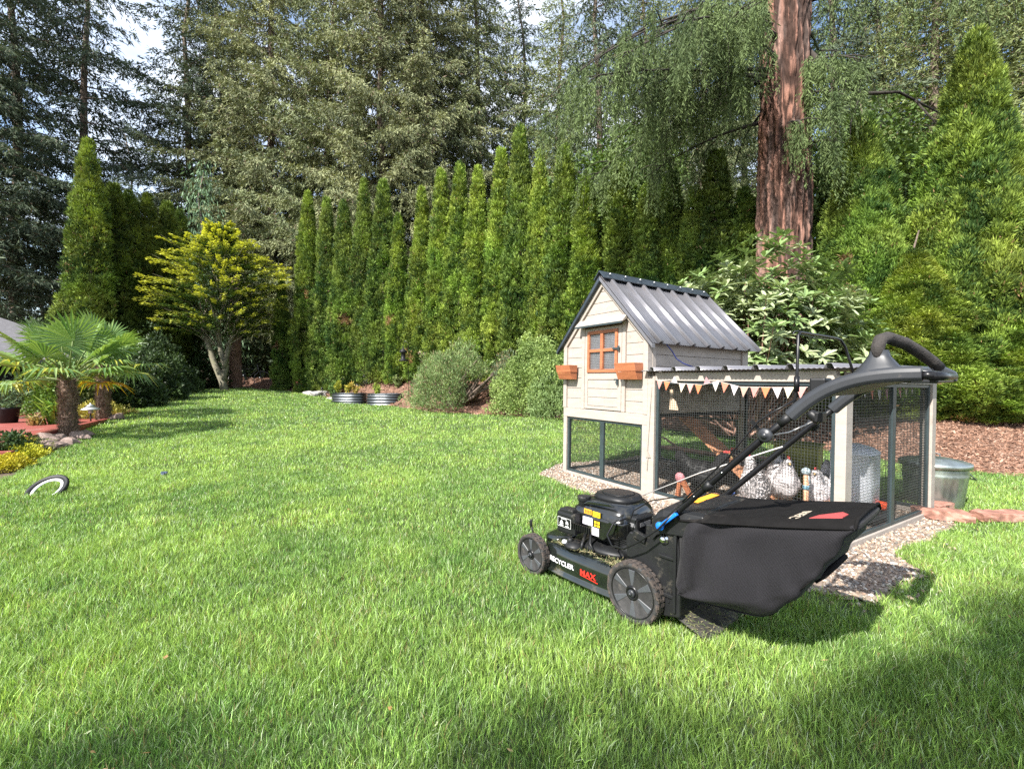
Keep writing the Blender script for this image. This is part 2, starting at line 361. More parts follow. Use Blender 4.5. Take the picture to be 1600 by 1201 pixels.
def chips():
    g = np.random.default_rng(9); P = []; S = []
    for (x0, x1, y0, y1, den, sz) in ((3.6, 12.5, 4.0, 9.5, 1500, .022), (-12.4, 5, 6.5, 21, 170, .045)):
        n = int((x1-x0)*(y1-y0)*den); x = g.uniform(x0, x1, n); y = g.uniform(y0, y1, n); k = is_bank(*jit(x, y, 3., .12)) & (np.abs(x) < 1.2 * y + 1.5) & (d_seg(x, y, BACK_EDGE, False) < 3.4); x = x[k]; y = y[k]
        P.append(np.stack([x, y, ground_z(x, y) + .012], -1)); S.append(g.uniform(.5, 1.5, len(x)) * sz)
    scatter('mulch_chips', np.concatenate(P), np.concatenate(S), .45, (1, .36, .14), [(.22,.12,.08),(.27,.16,.11),(.17,.09,.06),(.33,.22,.165),(.12,.07,.05),(.30,.175,.12)], 12, 'reddish brown bark chips on the planted bank', 'mulch')
chips()
# ------------------------------------------------------------------ chicken coop with run
PAINT = mat('cream_paint', (.345, .302, .264), .6, var=.09, scale=5, bump=.12, bscale=40, stretch=(1, 1, 5), dirt=(.27,.22,.18), dirt_amt=.22, dscale=6)
GROOVE = mat('board_groove', (.22, .18, .15), .8)
BLACKALU = mat('dark_metal_frame', (.028, .042, .046), .42, var=.2, spec=.5)
WIREM = mat('wire_mesh', (.05, .055, .055), .45, metal=.3)
ORANGE = mat('orange_wood_stain', (.36, .125, .055), .55, var=.2, scale=4, stretch=(1, 1, 8), bump=.1)
RAMPW = mat('ramp_wood', (.50, .24, .13), .7, var=.25, scale=10)
ROOFM = mat('grey_roof_sheet', (.185, .182, .196), .36, metal=.45, var=.10, scale=3.2, dirt=(.17, .14, .12), dirt_amt=.15, dscale=9)
RIDGEM = mat('ridge_metal', (.045, .06, .075), .4, metal=.4, var=.2)
DARKIN = mat('dark_inside', (.05, .04, .035), .9)
CX = Vector((.53, -.848)).normalized(); CY = Vector((.848, .53)).normalized()
CL = Vector((.564, 4.97))
coop = empty('chicken_coop', (CL.x, CL.y, -.012), math.atan2(CX.y, CX.x), 'cream wooden chicken coop with steep metal roof and long wire mesh run', 'chicken coop')
coop.rotation_euler = (-.018, 0, math.atan2(CX.y, CX.x))
def cw(x, y, z=0):
    p = CL + CX * x + CY * y; return Vector((p.x, p.y, z))
HW, HD, AP, EV = 1.18, 1.55, 2.04, 1.42; XC = HW / 2; SL = (AP - EV) / XC
def post(a, b): MB().box(a, b).build('post', PAINT, coop, .003)
def rail(a, b): MB().box(a, b).build('rail', PAINT, coop, .003)
post((0, 0, 0), (.055, .06, .64)); post((1.122, .0, 0), (1.18, .06, .64)); post((1.184, -.006, 0), (1.262, .07, 1.075))
post((0, 1.49, 0), (.055, 1.55, 1.40)); post((1.12, 1.49, 0), (1.18, 1.55, 1.40))
post((2.644, -.004, 0), (2.704, .082, 1.075)); post((2.644, 1.47, 0), (2.704, 1.552, 1.075))
rail((.055, .004, 0), (1.122, .055, .045)); rail((.0, -.002, .64), (1.182, .058, .735)); rail((1.262, .0, .0), (2.644, .055, .05)); rail((1.262, 0., 1.035), (2.644, .055, 1.105))
rail((2.65, .082, 0), (2.70, 1.47, .05)); rail((2.65, .082, 1.035), (2.70, 1.47, 1.10)); rail((1.18, 1.495, 0), (2.644, 1.545, .05)); rail((1.18, 1.495, 1.035), (2.644, 1.545, 1.10))
rail((.055, 1.495, 0), (1.12, 1.545, .045)); rail((.004, .06, 0), (.052, 1.49, .045)); rail((.004, .06, .64), (.052, 1.49, .735))
# house floor
MB().box((.03, .03, .70), (1.15, 1.52, .718)).build('floor_panel', DARKIN, coop)
# siding boards, each course slightly lapped
def gable_w(z):            # half width of the gable at height z
    return XC if z <= EV else max(0, XC - (z - EV) / SL)
def siding_front(name, y0, sgn, gaps):
    m = MB(); z = .737; h = .108
    while z < AP - .02:
        z1 = min(z + h - .004, AP - .012); w0, w1 = gable_w(z) - .012, gable_w(z1) - .012
        segs = [(XC - w0, XC + w0, XC - w1, XC + w1)]
        for (gx0, gx1, gz0, gz1) in gaps:
            if z < gz1 and z1 > gz0:
                new = []
                for (a, b, c, d) in segs:
                    if gx0 > a: new.append((a, gx0, min(c, gx0), gx0))
                    if gx1 < b: new.append((gx1, b, gx1, max(d, gx1)))
                segs = new
        for (a, b, c, d) in segs:
            if b - a > .01: m.prism([(a, z), (b, z), (d, z1), (c, z1)] if d - c > .005 else [(a, z), (b, z), ((c + d) / 2, z1)], y0, y0 + .012 * sgn)
        z += h
    m.build(name, PAINT, coop, .0015, 1)
    b = MB(); b.prism([(.02, .74), (HW - .02, .74), (HW - .02, EV - .02), (XC, AP - .035), (.02, EV - .02)], y0 + .013 * sgn, y0 + .02 * sgn); b.build('backing_panel', GROOVE, coop)
DX0, DX1, DZ0, DZ1 = .345, .862, .745, 1.565
siding_front('front_siding', .012, 1, [(DX0 - .05, DX1 + .05, .7, 1.60)])
siding_front('back_siding', 1.535, -1, [])
for (nm, x0, sg) in (('side_siding', HW - .012, -1), ('side_siding', .012, 1)):
    m = MB(); z = .737
    while z < EV + .06:
        m.box((min(x0, x0 + .012 * sg), .05, z), (max(x0, x0 + .012 * sg), 1.50, min(z + .104, EV + .03))); z += .108
    m.build(nm, PAINT, coop, .0015, 1)
    MB().box((min(x0 + .013 * sg, x0 + .02 * sg), .05, .74), (max(x0 + .013 * sg, x0 + .02 * sg), 1.50, EV + .02)).build('backing_panel', GROOVE, coop)
# corner boards and gable trim
def trim(a, b): MB().box(a, b).build('trim_board', PAINT, coop, .003)
trim((-.004, -.008, .735), (.05, .05, EV - .005)); trim((HW - .05, -.008, .735), (HW + .004, .05, EV - .005)); trim((HW - .03, .052, .735), (HW + .006, .10, EV + .0)); trim((HW - .03, 1.45, .735), (HW + .006, 1.552, EV))
trim((DX0 - .05, -.006, .737), (DX0 - .006, .02, 1.60)); trim((DX1 + .006, -.006, .737), (DX1 + .05, .02, 1.60))
for sg in (-1, 1):
    dx, dz = XC, EV - AP; L = math.hypot(dx, dz); nx, nz = -dz / L, dx / L; w = .055
    p0 = (XC, AP + .01); p1 = (XC + sg * dx, EV + .01)
    q = [p0, p1, (p1[0] - sg * 0.0, p1[1] - w * 1.45), (XC, AP + .01 - w * 1.45)]
    m = MB().prism(q, -.01, .011); m.build('barge_board', PAINT, coop, .002)
# door with an orange window
m = MB(); z = DZ0
WX0, WX1, WZ0, WZ1 = .39, .815, 1.115, 1.535
door = MB()
door.box((DX0, -.004, DZ0), (DX0 + .045, .016, DZ1)); door.box((DX1 - .045, -.004, DZ0), (DX1, .016, DZ1)); door.box((DX0 + .045, -.004, DZ1 - .03), (DX1 - .045, .016, DZ1)); door.box((DX0 + .045, -.004, 1.045), (DX1 - .045, .016, 1.112)); door.box((DX0 + .045, -.004, DZ0), (DX1 - .045, .016, DZ0 + .03))
z = DZ0 + .034
for k in range(3): door.box((DX0 + .046, .002, z), (DX1 - .046, .014, z + .084)); z += .088
door = door.build('door', PAINT, coop, .002)
m = MB(); m.box((WX0, -.016, WZ0), (WX0 + .032, .012, WZ1)); m.box((WX1 - .032, -.016, WZ0), (WX1, .012, WZ1)); m.box((WX0 + .032, -.016, WZ0), (WX1 - .032, .012, WZ0 + .032)); m.box((WX0 + .032, -.016, WZ1 - .032), (WX1 - .032, .012, WZ1))
xm = (WX0 + WX1) / 2; zm = (WZ0 + WZ1) / 2 + .01
m.box((xm - .018, -.019, WZ0 + .033), (xm + .018, .010, WZ1 - .033)); m.box((WX0 + .033, -.017, zm - .015), (xm - .0185, .009, zm + .015)); m.box((xm + .0185, -.017, zm - .015), (WX1 - .033, .009, zm + .015))
m.build('window_frame', ORANGE, door, .002)
MB().box((WX0 + .02, .013, WZ0 + .02), (WX1 - .02, .0165, WZ1 - .02)).build('window_pane', mat('dark_window', (.11, .11, .12), .35, spec=.6), door)
def wires(x0, x1, z0, z1, sp, w, mk):
    m = MB(); n = int((x1 - x0) / sp); k = int((z1 - z0) / sp)
    for i in range(n + 1): mk(m, x0 + (x1 - x0) * i / n, None, z0, z1, w)
    for j in range(k + 1): mk(m, None, z0 + (z1 - z0) * j / k, x0, x1, w)
    return m
def mk_front(y):
    def f(m, x, z, a, b, w):
        if x is not None: m.box((x - w, y - w, a), (x + w, y + w, b))
        else: m.box((a, y - 3 * w, z - w), (b, y - w * 1.05, z + w))
    return f
def mk_side(x_):
    def f(m, y, z, a, b, w):
        if y is not None: m.box((x_ - w, y - w, a), (x_ + w, y + w, b))
        else: m.box((x_ + 1.05 * w, a, z - w), (x_ + 3 * w, b, z + w))
    return f
wires(WX0 + .033, WX1 - .033, WZ0 + .033, WZ1 - .033, .016, .0011, mk_front(.002)).build('window_mesh', mat('bright_wire', (.45, .45, .45), .4, metal=.6), door)
m = MB(); m.box((.815, -.022, .99), (.835, -.006, 1.05)); m.box((.79, -.028, 1.035), (.83, -.02, 1.05)); m.build('handle', BLACKALU, door)
m = MB(); m.box((.765, -.03, 1.335), (.85, -.02, 1.35)); m.box((.83, -.026, 1.32), (.85, -.018, 1.365)); m.build('latch', BLACKALU, door)
# little hood over the door
MB().prism([(-.085, 1.590), (-.02, 1.655), (.012, 1.655), (.012, 1.63), (-.085, 1.578)], .27, .94, 'x').build('door_hood', mat('hood_paint', (.34, .30, .26), .55, var=.08), coop, .002)
MB().box((.27, -.09, 1.570), (.94, -.082, 1.588)).build('hood_edge', BLACKALU, coop)
# flower boxes
for (a, b) in ((.0, .235), (.885, 1.135)):
    m = MB(); m.prism([(-.012, 1.045), (-.075, 1.045), (-.105, 1.115), (-.012, 1.115)], a + .006, b - .006, 'x'); m.prism([(-.012, 1.119), (-.107, 1.119), (-.125, 1.195), (-.012, 1.195)], a, b, 'x'); m.build('flower_box', ORANGE, coop, .002)
# nest box end at the left side
MB().box((-.05, .10, .70), (-.006, .9, 1.16)).build('nest_box', PAINT, coop, .004)
# corrugated sheets
def prof(u, sp=.225, hgt=.027):
    t = (u % sp) / sp; r = float(sst((.13 - abs(t - .5)) / .07)) * hgt; return r + (.0022 * math.cos(u / sp * 2 * math.pi * 7) if r < .001 else .0022)
def sheet_mesh(L, pt, n=420):
    """corrugated sheet: pt(u, v, h, side) gives a point"""
    v = []; f = []
    for side in (0, 1):
        for i in range(n + 1):
            u = L * i / n; h = prof(u)
            for e in (0., .5, 1.): v.append(pt(u, e, h - side * .003))
    k = 3; o = (n + 1) * k
    for i in range(n):
        for j in range(2):
            a = i*k+j; f.append((a, a+1, a+k+1, a+k)); f.append((o+a, o+a+k, o+a+k+1, o+a+1))
        f.append((i*k, (i+1)*k, o+(i+1)*k, o+i*k)); f.append((i*k+2, o+i*k+2, o+(i+1)*k+2, (i+1)*k+2))
    return MB().add(v, f, True)
RL = 1.68; OV = .085
def roofpt(sg):
    def p(u, e, h):
        run = e * (XC + OV); n = Vector((sg * SL, 0, 1)).normalized(); b = Vector((XC + sg * run, -.05 + u, AP + .035 - run * SL)); b = b + n * h; return tuple(b)
    return p
for sg in (-1, 1): 
    o = sheet_mesh(RL, roofpt(sg)).build('roof', ROOFM, coop)
m = MB()
for sg in (-1, 1):
    m.prism([(XC, AP + .085), (XC + sg * .075, AP + .085 - .075 * SL), (XC + sg * .07, AP + .078 - .075 * SL), (XC, AP + .077)], -.055, RL - .04)
m.build('ridge_cap', RIDGEM, o)
zn = mat('zinc', (.6, .6, .6), .35, metal=.8)
for k in range(8): MB().ball((XC + .05, .05 + .215 * k, AP + .055), .010, 8, 6).build('screw', zn, o)
# dark underside edges of the roof at the gable
for sg in (-1, 1):
    a = (XC, AP + .028); b = (XC + sg * (XC + OV), AP + .028 - (XC + OV) * SL)
    MB().prism([a, b, (b[0], b[1] - .035), (a[0], a[1] - .04)], -.048, -.014).build('roof_edge', RIDGEM if sg < 0 else ROOFM, coop)
# run roof, slightly higher at the back
def runpt(u, e, h): return (1.172 + u, -.075 + 1.70 * e, 1.122 + .03 * e + h)
sheet_mesh(1.60, runpt).build('run_roof', ROOFM, coop)
# mesh panels in dark frames
def panel(x0, x1, z0, z1, y, sp=.0195, fw=.026, name='mesh_panel', side=None):
    m = MB()
    def bx(a, b, c, d, w=.012):
        if side is None: m.box((a, y - w, c), (b, y + w, d))
        else: m.box((side - w, a, c), (side + w, b, d))
    bx(x0, x0 + fw, z0, z1); bx(x1 - fw, x1, z0, z1); bx(x0 + fw, x1 - fw, z0, z0 + fw * .9); bx(x0 + fw, x1 - fw, z1 - fw * .9, z1)
    p = m.build(name, BLACKALU, coop, .002)
    wires(x0 + fw, x1 - fw, z0 + fw, z1 - fw, sp, .0008, mk_front(y) if side is None else mk_side(side)).build('wire_mesh', WIREM, p)
    return p
panel(.057, .592, .047, .638, .028); panel(.592, 1.120, .047, .638, .028)
panel(1.264, 2.642, .052, 1.033, .028)
for (a, b) in ((.084, .775), (.777, 1.468)):
    p = panel(a, b, .052, 1.033, None, name='mesh_door', side=2.676)
panel(1.182, 2.642, .052, 1.033, 1.52); panel(.057, 1.118, .047, .638, 1.52); panel(.06, 1.488, .047, .638, None, side=.028)
# ramp up to the house, with cleats
m = MB(); a = Vector((1.0, .75, .70)); b = Vector((1.98, .62, .06)); m.bar(a, b, .20, .018)
for k in range(9): c = a.lerp(b, .1 + k * .095); m.bar(c + Vector((.006, -.09, .016)), c + Vector((.006, .09, .016)), .014, .012)
m.build('ramp', RAMPW, coop)
# cable drooping from the eave and the white pull cord on the corner post
m = MB(); m.tube([(1.24, .16, 1.37), (1.235, .25, 1.31), (1.24, .31, 1.24), (1.26, .38, 1.20), (1.31, .47, 1.165)], .006, 8); m.build('blue_cable', mat('blue_cable', (.03, .04, .16), .4), coop)
m = MB(); m.tube([(1.235, -.012, .98), (1.225, -.014, .8), (1.215, -.013, .62), (1.203, -.014, .42), (1.212, -.016, .37), (1.203, -.014, .31), (1.2, -.012, .24)], .0022, 6); m.prism([(1.18, .36), (1.236, .36), (1.208, .41)], -.015, -.008); m.build('pull_cord', mat('cord', (.30, .26, .22), .7), coop)
# a pale paper tag and hook inside the wire
m = MB(); m.prism([(1.36, .79), (1.45, .79), (1.425, .86), (1.37, .905)], .07, .078); m.prism([(1.365, .915), (1.395, .915), (1.395, .96), (1.38, .98), (1.365, .96)], .07, .078); m.build('feed_scoop', mat('pale_wood', (.6, .45, .32), .6), coop)

# ------------------------------------------------------------------ bunting
def bunting(name, pts, lab, cols, flips=(), n=15, fw=.062, fh=.075, nrm_=None):
    b = empty(name, pts[0], 0, lab, 'bunting'); o0 = Vector(pts[0]); P = [Vector(p) - o0 for p in pts]
    MB().tube(P, .0016, 5).build('string', mat('string', (.7, .6, .55), .8), b)
    seg = [(P[i+1] - P[i]).length for i in range(len(P) - 1)]; tot = sum(seg)
    def at(s):
        s = s * tot
        for i, l in enumerate(seg):
            if s <= l: return P[i].lerp(P[i+1], s / l), (P[i+1] - P[i]).normalized()
            s -= l
        return P[-1].copy(), (P[-1] - P[-2]).normalized()
    for k in range(n):
        p, d = at((k + .5) / n); up = Vector((0, 0, 1)); w = nrm_; t = 1 if k in flips else -1
        q = random.uniform(-.25, .25); c, m_ = cols[k % len(cols)]
        a1 = p - d * fw / 2; a2 = p + d * fw / 2; tip = p + d * (q * fw * .5) + up * t * fh * (.75 if k in flips else 1) + w * .004
        th = w * .0012; MB().add([a1, a2, tip, a1 + th, a2 + th, tip + th], [(0,1,2), (5,4,3), (0,3,4,1), (1,4,5,2), (2,5,3,0)]).build('flag', m_, b)
FC = [('pink', (.72, .30, .26)), ('orange', (.80, .23, .10)), ('white', (.80, .70, .70)), ('cream', (.78, .68, .50)), ('rose', (.68, .33, .30)), ('orange', (.80, .23, .10)), ('mauve', (.60, .30, .32)), ('white', (.78, .72, .66)), ('orange', (.72, .25, .16)), ('white', (.82, .74, .76)), ('tan', (.55, .36, .28))]
FM = [(a, mat(a + '_flag_cloth', tuple(.75 * q for q in c), .8, var=.08)) for a, c in FC]
nf = -CY; nf3 = Vector((nf.x, nf.y, 0))
def fp(x, z): p = cw(x, -.012, z); return tuple(p)
bunting('pennant_bunting', [fp(1.30, 1.03), fp(1.52, 1.005), fp(1.75, .995), fp(1.88, 1.025), fp(2.05, .985), fp(2.3, .985), fp(2.5, .99)], 'string of pink, orange and white pennant flags across the front of the run', FM, (2, 6), 16, nrm_=nf3)
sx3 = Vector((CX.x, CX.y, 0))
p0 = [tuple(cw(2.62, y, z)) for y, z in ((.3, 1.0), (.7, .965), (1.05, .97), (1.4, 1.0))]
bunting('pennant_bunting', p0, 'short string of pink pennants hanging inside the mesh doors of the run', FM[::-1], (), 9, nrm_=sx3)

# ------------------------------------------------------------------ feeder, perch, bin, timbers
PLAST = mat('pale_grey_plastic', (.66, .68, .72), .4, var=.04, dirt=(.45,.36,.3), dirt_amt=.1, dscale=4); RED = mat('orange_red_plastic', (.85, .09, .02), .4, var=.05); BLK = mat('black_plastic', (.013, .013, .014), .5, var=.3, spec=.25)
fd = cw(2.43, .86); feeder = empty('poultry_feeder', (fd.x, fd.y, -.012), math.atan2(CX.y, CX.x) + .12, 'tall pale grey plastic feeder with orange red cups inside the run', 'feeder')
def sq(r, z, q=4.5, ry=None): return [(x, y, z) for x, y in superell(0, 0, r, ry or r, q, 32)]
MB().loft([sq(.125, .105), sq(.135, .115), sq(.138, .30), sq(.138, .49), sq(.142, .495), sq(.142, .51), sq(.10, .545), sq(.02, .572)]).build('body', PLAST, feeder)
for (x, y, ax) in ((-.07, -.155, 0), (.155, .02, 1), (-.155, .02, 1)):
    c = MB().loft([[(x + a, y + b, z) for a, b in superell(0, 0, r, r, 2.4, 20)] for r, z in ((.025, .10), (.036, .115), (.042, .15), (.040, .155), (.030, .148), (.018, .125))]); c.build('cup', RED, feeder)
MB().loft([sq(.19, .035), sq(.20, .045), sq(.19, .08), sq(.15, .10)]).build('base', BLK, feeder)
ROD = mat('peeled_rod', (.62, .34, .20), .6, var=.2, scale=20); TAPE = mat('blue_tape', (.14, .27, .33), .5, var=.3)
pp = Vector((2.12, 3.22, gz(2.12, 3.22))); perch = empty('rod_perch', pp, 0, 'small perch of tan rods lashed with blue tape beside the white hens', 'perch')
MB().tube([(0, 0, .0), (0, 0, .37)], .017, 10).build('upright', ROD, perch)
MB().tube([(-.52, .32, .13), (-.25, .15, .10), (-.02, .02, .075)], .020, 10).build('cross_rod', ROD, perch)
MB().tube([(.02, .0, .14), (.24, .06, .145)], .018, 10).build('cross_rod', ROD, perch)
for z in (.10, .15, .27): MB().lathe([(.0185, z - .015), (.0215, z - .012), (.0215, z + .012), (.0185, z + .015)], 12).build('tape_band', TAPE, perch)
m = MB().ball((0, 0, .385), (.03, .03, .028)); m.tube([(0, 0, .38), (.02, -.01, .30)], .012); m.build('plastic_joint', mat('grey_blue_joint', (.35, .42, .45), .4), perch)
ap = cw(1.42, .16); w = empty('timber_wedge', (ap.x, ap.y, 0), math.atan2(CX.y, CX.x), 'orange timber trestle with a round pink head in the run corner', 'trestle')
m = MB(); m.bar((-.03, 0, 0), (0, 0, .20), .035, .025, (0, 1, 0)); m.bar((.11, .03, 0), (.0, 0, .20), .035, .03, (0, 1, 0)); m.build('leg', ORANGE, w); MB().ball((-.005, 0, .19), (.045, .03, .045), 14, 8).build('head', mat('pink_knob', (.55, .22, .24), .6), w)
# olive nest box standing in the back of the run
nb = cw(1.86, 1.22); g_ = empty('nesting_crate', (nb.x, nb.y, -.02), math.atan2(CX.y, CX.x) + .25, 'olive green wooden box standing behind the hens at the back of the run', 'box')
MB().box((-.17, -.12, .0), (.17, .14, .46)).build('body', mat('olive_paint', (.20, .20, .035), .5, var=.15), g_, .01); MB().box((-.185, -.135, .462), (.185, .155, .482)).build('lid', mat('olive_lid', (.17, .175, .04), .5), g_, .005)
# galvanised bin
GALV = mat('galvanised_steel', (.38, .42, .40), .34, metal=.85, var=.3, scale=9, stretch=(1, 1, .35), dirt=(.30, .30, .27), dirt_amt=.25, dscale=9)
bx_, by_ = 3.62, 3.83; bin_ = empty('dustbin', (bx_, by_, gz(bx_, by_) - .005), 0, 'galvanised steel dustbin with lid standing behind the run', 'dustbin')
n = 72; rings = []
for z, r in ((0, .175), (.02, .18), (.05, .183), (.27, .210), (.29, .215), (.30, .210), (.315, .215), (.33, .211), (.355, .213), (.36, .219), (.37, .213)):
    fl = .0035 if .04 < z < .28 else 0
    rings.append([((r + fl * math.cos(24 * 2 * math.pi * j / n)) * math.cos(2*math.pi*j/n), (r + fl * math.cos(24 * 2 * math.pi * j / n)) * math.sin(2*math.pi*j/n), z) for j in range(n)])
MB().loft(rings).build('body', GALV, bin_)
MB().lathe([(.232, .345), (.236, .345), (.238, .378), (.230, .386), (.20, .392), (.19, .400), (.12, .408), (.11, .416), (.0, .42)], 56).build('lid', GALV, bin_)
m = MB(); m.tube([(-.05, 0, .414), (-.045, 0, .444), (0, 0, .456), (.045, 0, .444), (.05, 0, .414)], .005, 8); m.build('lid_handle', GALV, bin_)
for s in (1,): 
    m = MB(); m.tube([(.205 * s, -.06, .29), (.24 * s, -.06, .285), (.30, -.06, .235), (.30, .03, .235), (.24 * s, .05, .285), (.205, .05, .29)], .006, 8); m.build('side_handle', GALV, bin_)
TIM = mat('red_timber', (.30, .145, .105), .8, var=.35, scale=14, bump=.5, bscale=40, dirt=(.42,.30,.24), dirt_amt=.3)
for i, (x, y, L, a, lab) in enumerate(((3.28, 3.40, .34, -.42, 'broken reddish edging stone lying against the right corner post of the run'), (3.72, 3.37, .42, .0, 'long reddish edging stone lying in the grass in front of the dustbin'), (3.46, 3.62, .30, .5, 'half hidden reddish edging stone tucked between the run and the dustbin'))):
    rs = []
    for k in range(9):
        t = k / 8; s_ = .045 * (1 - .18 * abs(2 * t - 1) ** 6) ; rs.append([((t - .5) * L + random.uniform(-.006, .006), yy + random.uniform(-.009, .009), .02 + zz + random.uniform(-.009, .009)) for yy, zz in superell(0, 0, s_ * 1.5, s_ * .8, 7, 12)])
    o = MB().loft(rs, sm=False).build('edging_stone', TIM); o.location = (x, y, gz(x, y) + .025); o.rotation_euler = (0, .03, a); tag(o, lab, 'edging stone', 'reddish edging stones by the dustbin')

# ------------------------------------------------------------------ hens
def hen(loc, rz, sc, m, cm, lab, cat='hen', headdown=False, tail=1.0, legm=None, fc=(.60, .565, .56)):
    h = empty('hen', loc, rz, lab, cat, 'hens in the run'); h.scale = (sc, sc, sc)
    hd = .12 if headdown else 0
    path = [(-.215, .385 * tail, .010), (-.205, .345 * tail, .034), (-.185, .295, .062), (-.145, .245, .094), (-.075, .205, .118), (.005, .19, .124), (.065, .205, .108), (.10, .25, .080), (.12, .298, .056), (.132, .338, .043), (.142, .368, .038), (.165, .374, .027), (.180, .372, .008)]
    # smooth resample
    P = np.array(path); t = np.linspace(0, len(P) - 1, 40); i = np.clip(t.astype(int), 0, len(P) - 2); f = (t - i); f = f * f * (3 - 2 * f) * .5 + f * .5; Q = P[i] * (1 - f[:, None]) + P[i + 1] * f[:, None]
    k = 22; V = []
    for j, (x, z, r) in enumerate(Q):
        d = Q[min(j + 1, 39)] - Q[max(j - 1, 0)]; d = np.array([d[0], 0, d[1]]); d /= np.linalg.norm(d) + 1e-9; u = np.cross([0, 1, 0], d); 
        for q in range(k):
            a = 2 * math.pi * q / k; V.append(np.array([x, 0, z]) + np.array([0, 1, 0]) * math.cos(a) * r * .86 + u * math.sin(a) * r)
    V = np.array(V); V += nrm(V - np.array([0, 0, .2])) * ((fbm(V * 28 + rz, 5, 2) - .5) * .032)[:, None] * np.clip(np.linalg.norm(V[:, [0, 2]] - np.array([.2, .35]), axis=1) * 8, .15, 1)[:, None]
    F = np.array([(j*k+q, j*k+(q+1)%k, (j+1)*k+(q+1)%k, (j+1)*k+q) for j in range(39) for q in range(k)])
    o = link('body', mesh_np('body', V, [F], None, True), m, h)
    gq = np.random.default_rng(int(rz * 100) % 97 + 3); ii = gq.integers(0, len(V), 4200); Pq = V[ii]; cen = np.stack([Q[ii // k][:, 0], 0 * ii, Q[ii // k][:, 1]], -1); nn = nrm(Pq - cen); tang = np.array([-1, 0, -.35]); Dq = nrm(tang + nn * .04 + gq.normal(0, .07, (len(ii), 3))); fq = Fol()
    fq.add(Pq + nn * .003 + gq.normal(0, .002, (len(ii), 3)), Dq, nrm(np.cross(Dq, nn)), .030 * gq.uniform(.6, 1.3, len(ii)), .017, np.array(fc) * gq.uniform(.88, 1.08, (len(ii), 1)), .6); fq.build('feathers', CHIP, h)
    hx, hz = Q[34][0], Q[34][1]
    mm = MB()
    for q in range(4): mm.ball((hx - .02 + q * .013, 0, hz + .036 + .004 * (q % 2)), (.009, .004, .013), 8, 6)
    mm.build('comb', cm, h)
    MB().lathe([(.0095, 0), (.006, .014), (0, .026)], 10, (hx + .026, 0, hz), (1, 0, -.35)).build('beak', mat('beak_horn', (.5, .35, .15), .5), h)
    for s in (-1, 1):
        MB().ball((hx + .006, s * .024, hz + .008), .0045, 8, 6).build('eye', BLK, h)
        mm = MB(); mm.tube([(.0, s * .05, .12), (.01, s * .05, .06), (.0, s * .05, .008)], [.022, .010, .007], 8)
        for a in (-.5, 0, .5): mm.tube([(.0, s * .05, .01), (.045 * math.cos(a), s * .05 + .045 * math.sin(a), .004)], [.006, .003], 6)
        mm.tube([(.0, s * .05, .01), (-.025, s * .05, .004)], [.005, .003], 6); mm.build('leg', legm or mat('hen_leg', (.42, .28, .14), .6), h)
    return h
WH = mat('white_feathers', (.60, .56, .56), .85, var=.06, scale=30, bump=.5, bscale=90); DK = mat('dark_feathers', (.012, .011, .011), .6, var=.4, scale=20, bump=.5, bscale=90); CMB = mat('comb_red', (.5, .06, .05), .6)
GR_ = mat('grey_feathers', (.07, .06, .06), .7, var=.5, scale=25, bump=.5)
ca = math.atan2(CX.y, CX.x)
hen((1.89, 3.50, 0), 1.25, 1.0, WH, CMB, 'white hen standing behind the lower mower handle, furthest left of the white ones')
hen((2.20, 3.62, 0), -1.9, 1.05, WH, CMB, 'large white hen with raised head between the rod perch and olive box')
hen((2.36, 3.42, 0), 3.9, .92, WH, CMB, 'white hen with upturned tail standing right of the rod perch', tail=1.12)
hen((1.72, 3.93, 0), -.5, 1.0, DK, CMB, 'black hen standing by the foot of the ramp', fc=(.014, .013, .014))
hen((2.14, 3.98, 0), 2.9, 1.0, GR_, CMB, 'dark grey hen half hidden between two white hens', fc=(.07, .06, .06))
# ------------------------------------------------------------------ lawn mower (x forward, y = to its left, z up)
GLOSSBLK = mat('gloss_black_paint', (.010, .011, .011), .16, var=.3, coat=.6, dirt=(.10, .09, .06), dirt_amt=.22, dscale=11)
DECKM = mat('gloss_black_deck_paint', (.010, .013, .011), .14, var=.3, coat=.7, dirt=(.13, .11, .07), dirt_amt=.16, dscale=7)
SATIN = mat('satin_black_plastic', (.012, .0125, .0135), .45, spec=.3, var=.25, dirt=(.10, .09, .07), dirt_amt=.12, dscale=14)
TUBEM = mat('black_powder_coat', (.008, .008, .009), .32, var=.2, spec=.35)
GREYP = mat('charcoal_plastic', (.026, .028, .032), .38, var=.12, dirt=(.11, .095, .08), dirt_amt=.04, dscale=16)
FOAM = mat('worn_foam_grip', (.034, .029, .026), .85, var=.35, scale=40, bump=.4, bscale=160)
TREAD = mat('muddy_tread', (.052, .041, .035), .9, var=.4, scale=40, bump=.5, dirt=(.10, .075, .06), dirt_amt=.3, dscale=30)
SIDEW = mat('tyre_wall', (.026, .025, .025), .75, var=.3, scale=30, dirt=(.09, .08, .07), dirt_amt=.15, dscale=25)
CHROME = mat('bright_bolt', (.75, .75, .74), .2, metal=1.0, var=.05); BLUEP = mat('blue_plastic', (.01, .16, .62), .35, var=.08)
YEL = mat('yellow_sticker', (.80, .55, .02), .5, var=.05); ORG = mat('orange_sticker', (.85, .36, .03), .5, var=.05); WHT = mat('white_sticker', (.66, .62, .70), .5, var=.04)
REDL = mat('red_lettering', (.75, .03, .02), .45, var=.03); WHL = mat('white_lettering', (.72, .72, .72), .45, var=.03); MUD = mat('dried_clippings', (.12, .10, .05), .95, scale=40, var=.5, bump=.8, bscale=80)
hv = Vector((-.65, .76)).normalized()
mw = empty('lawn_mower', (.508, 1.89, .004), math.atan2(hv.y, hv.x), 'black petrol push mower with rear grass bag standing in front of the coop', 'lawn mower')
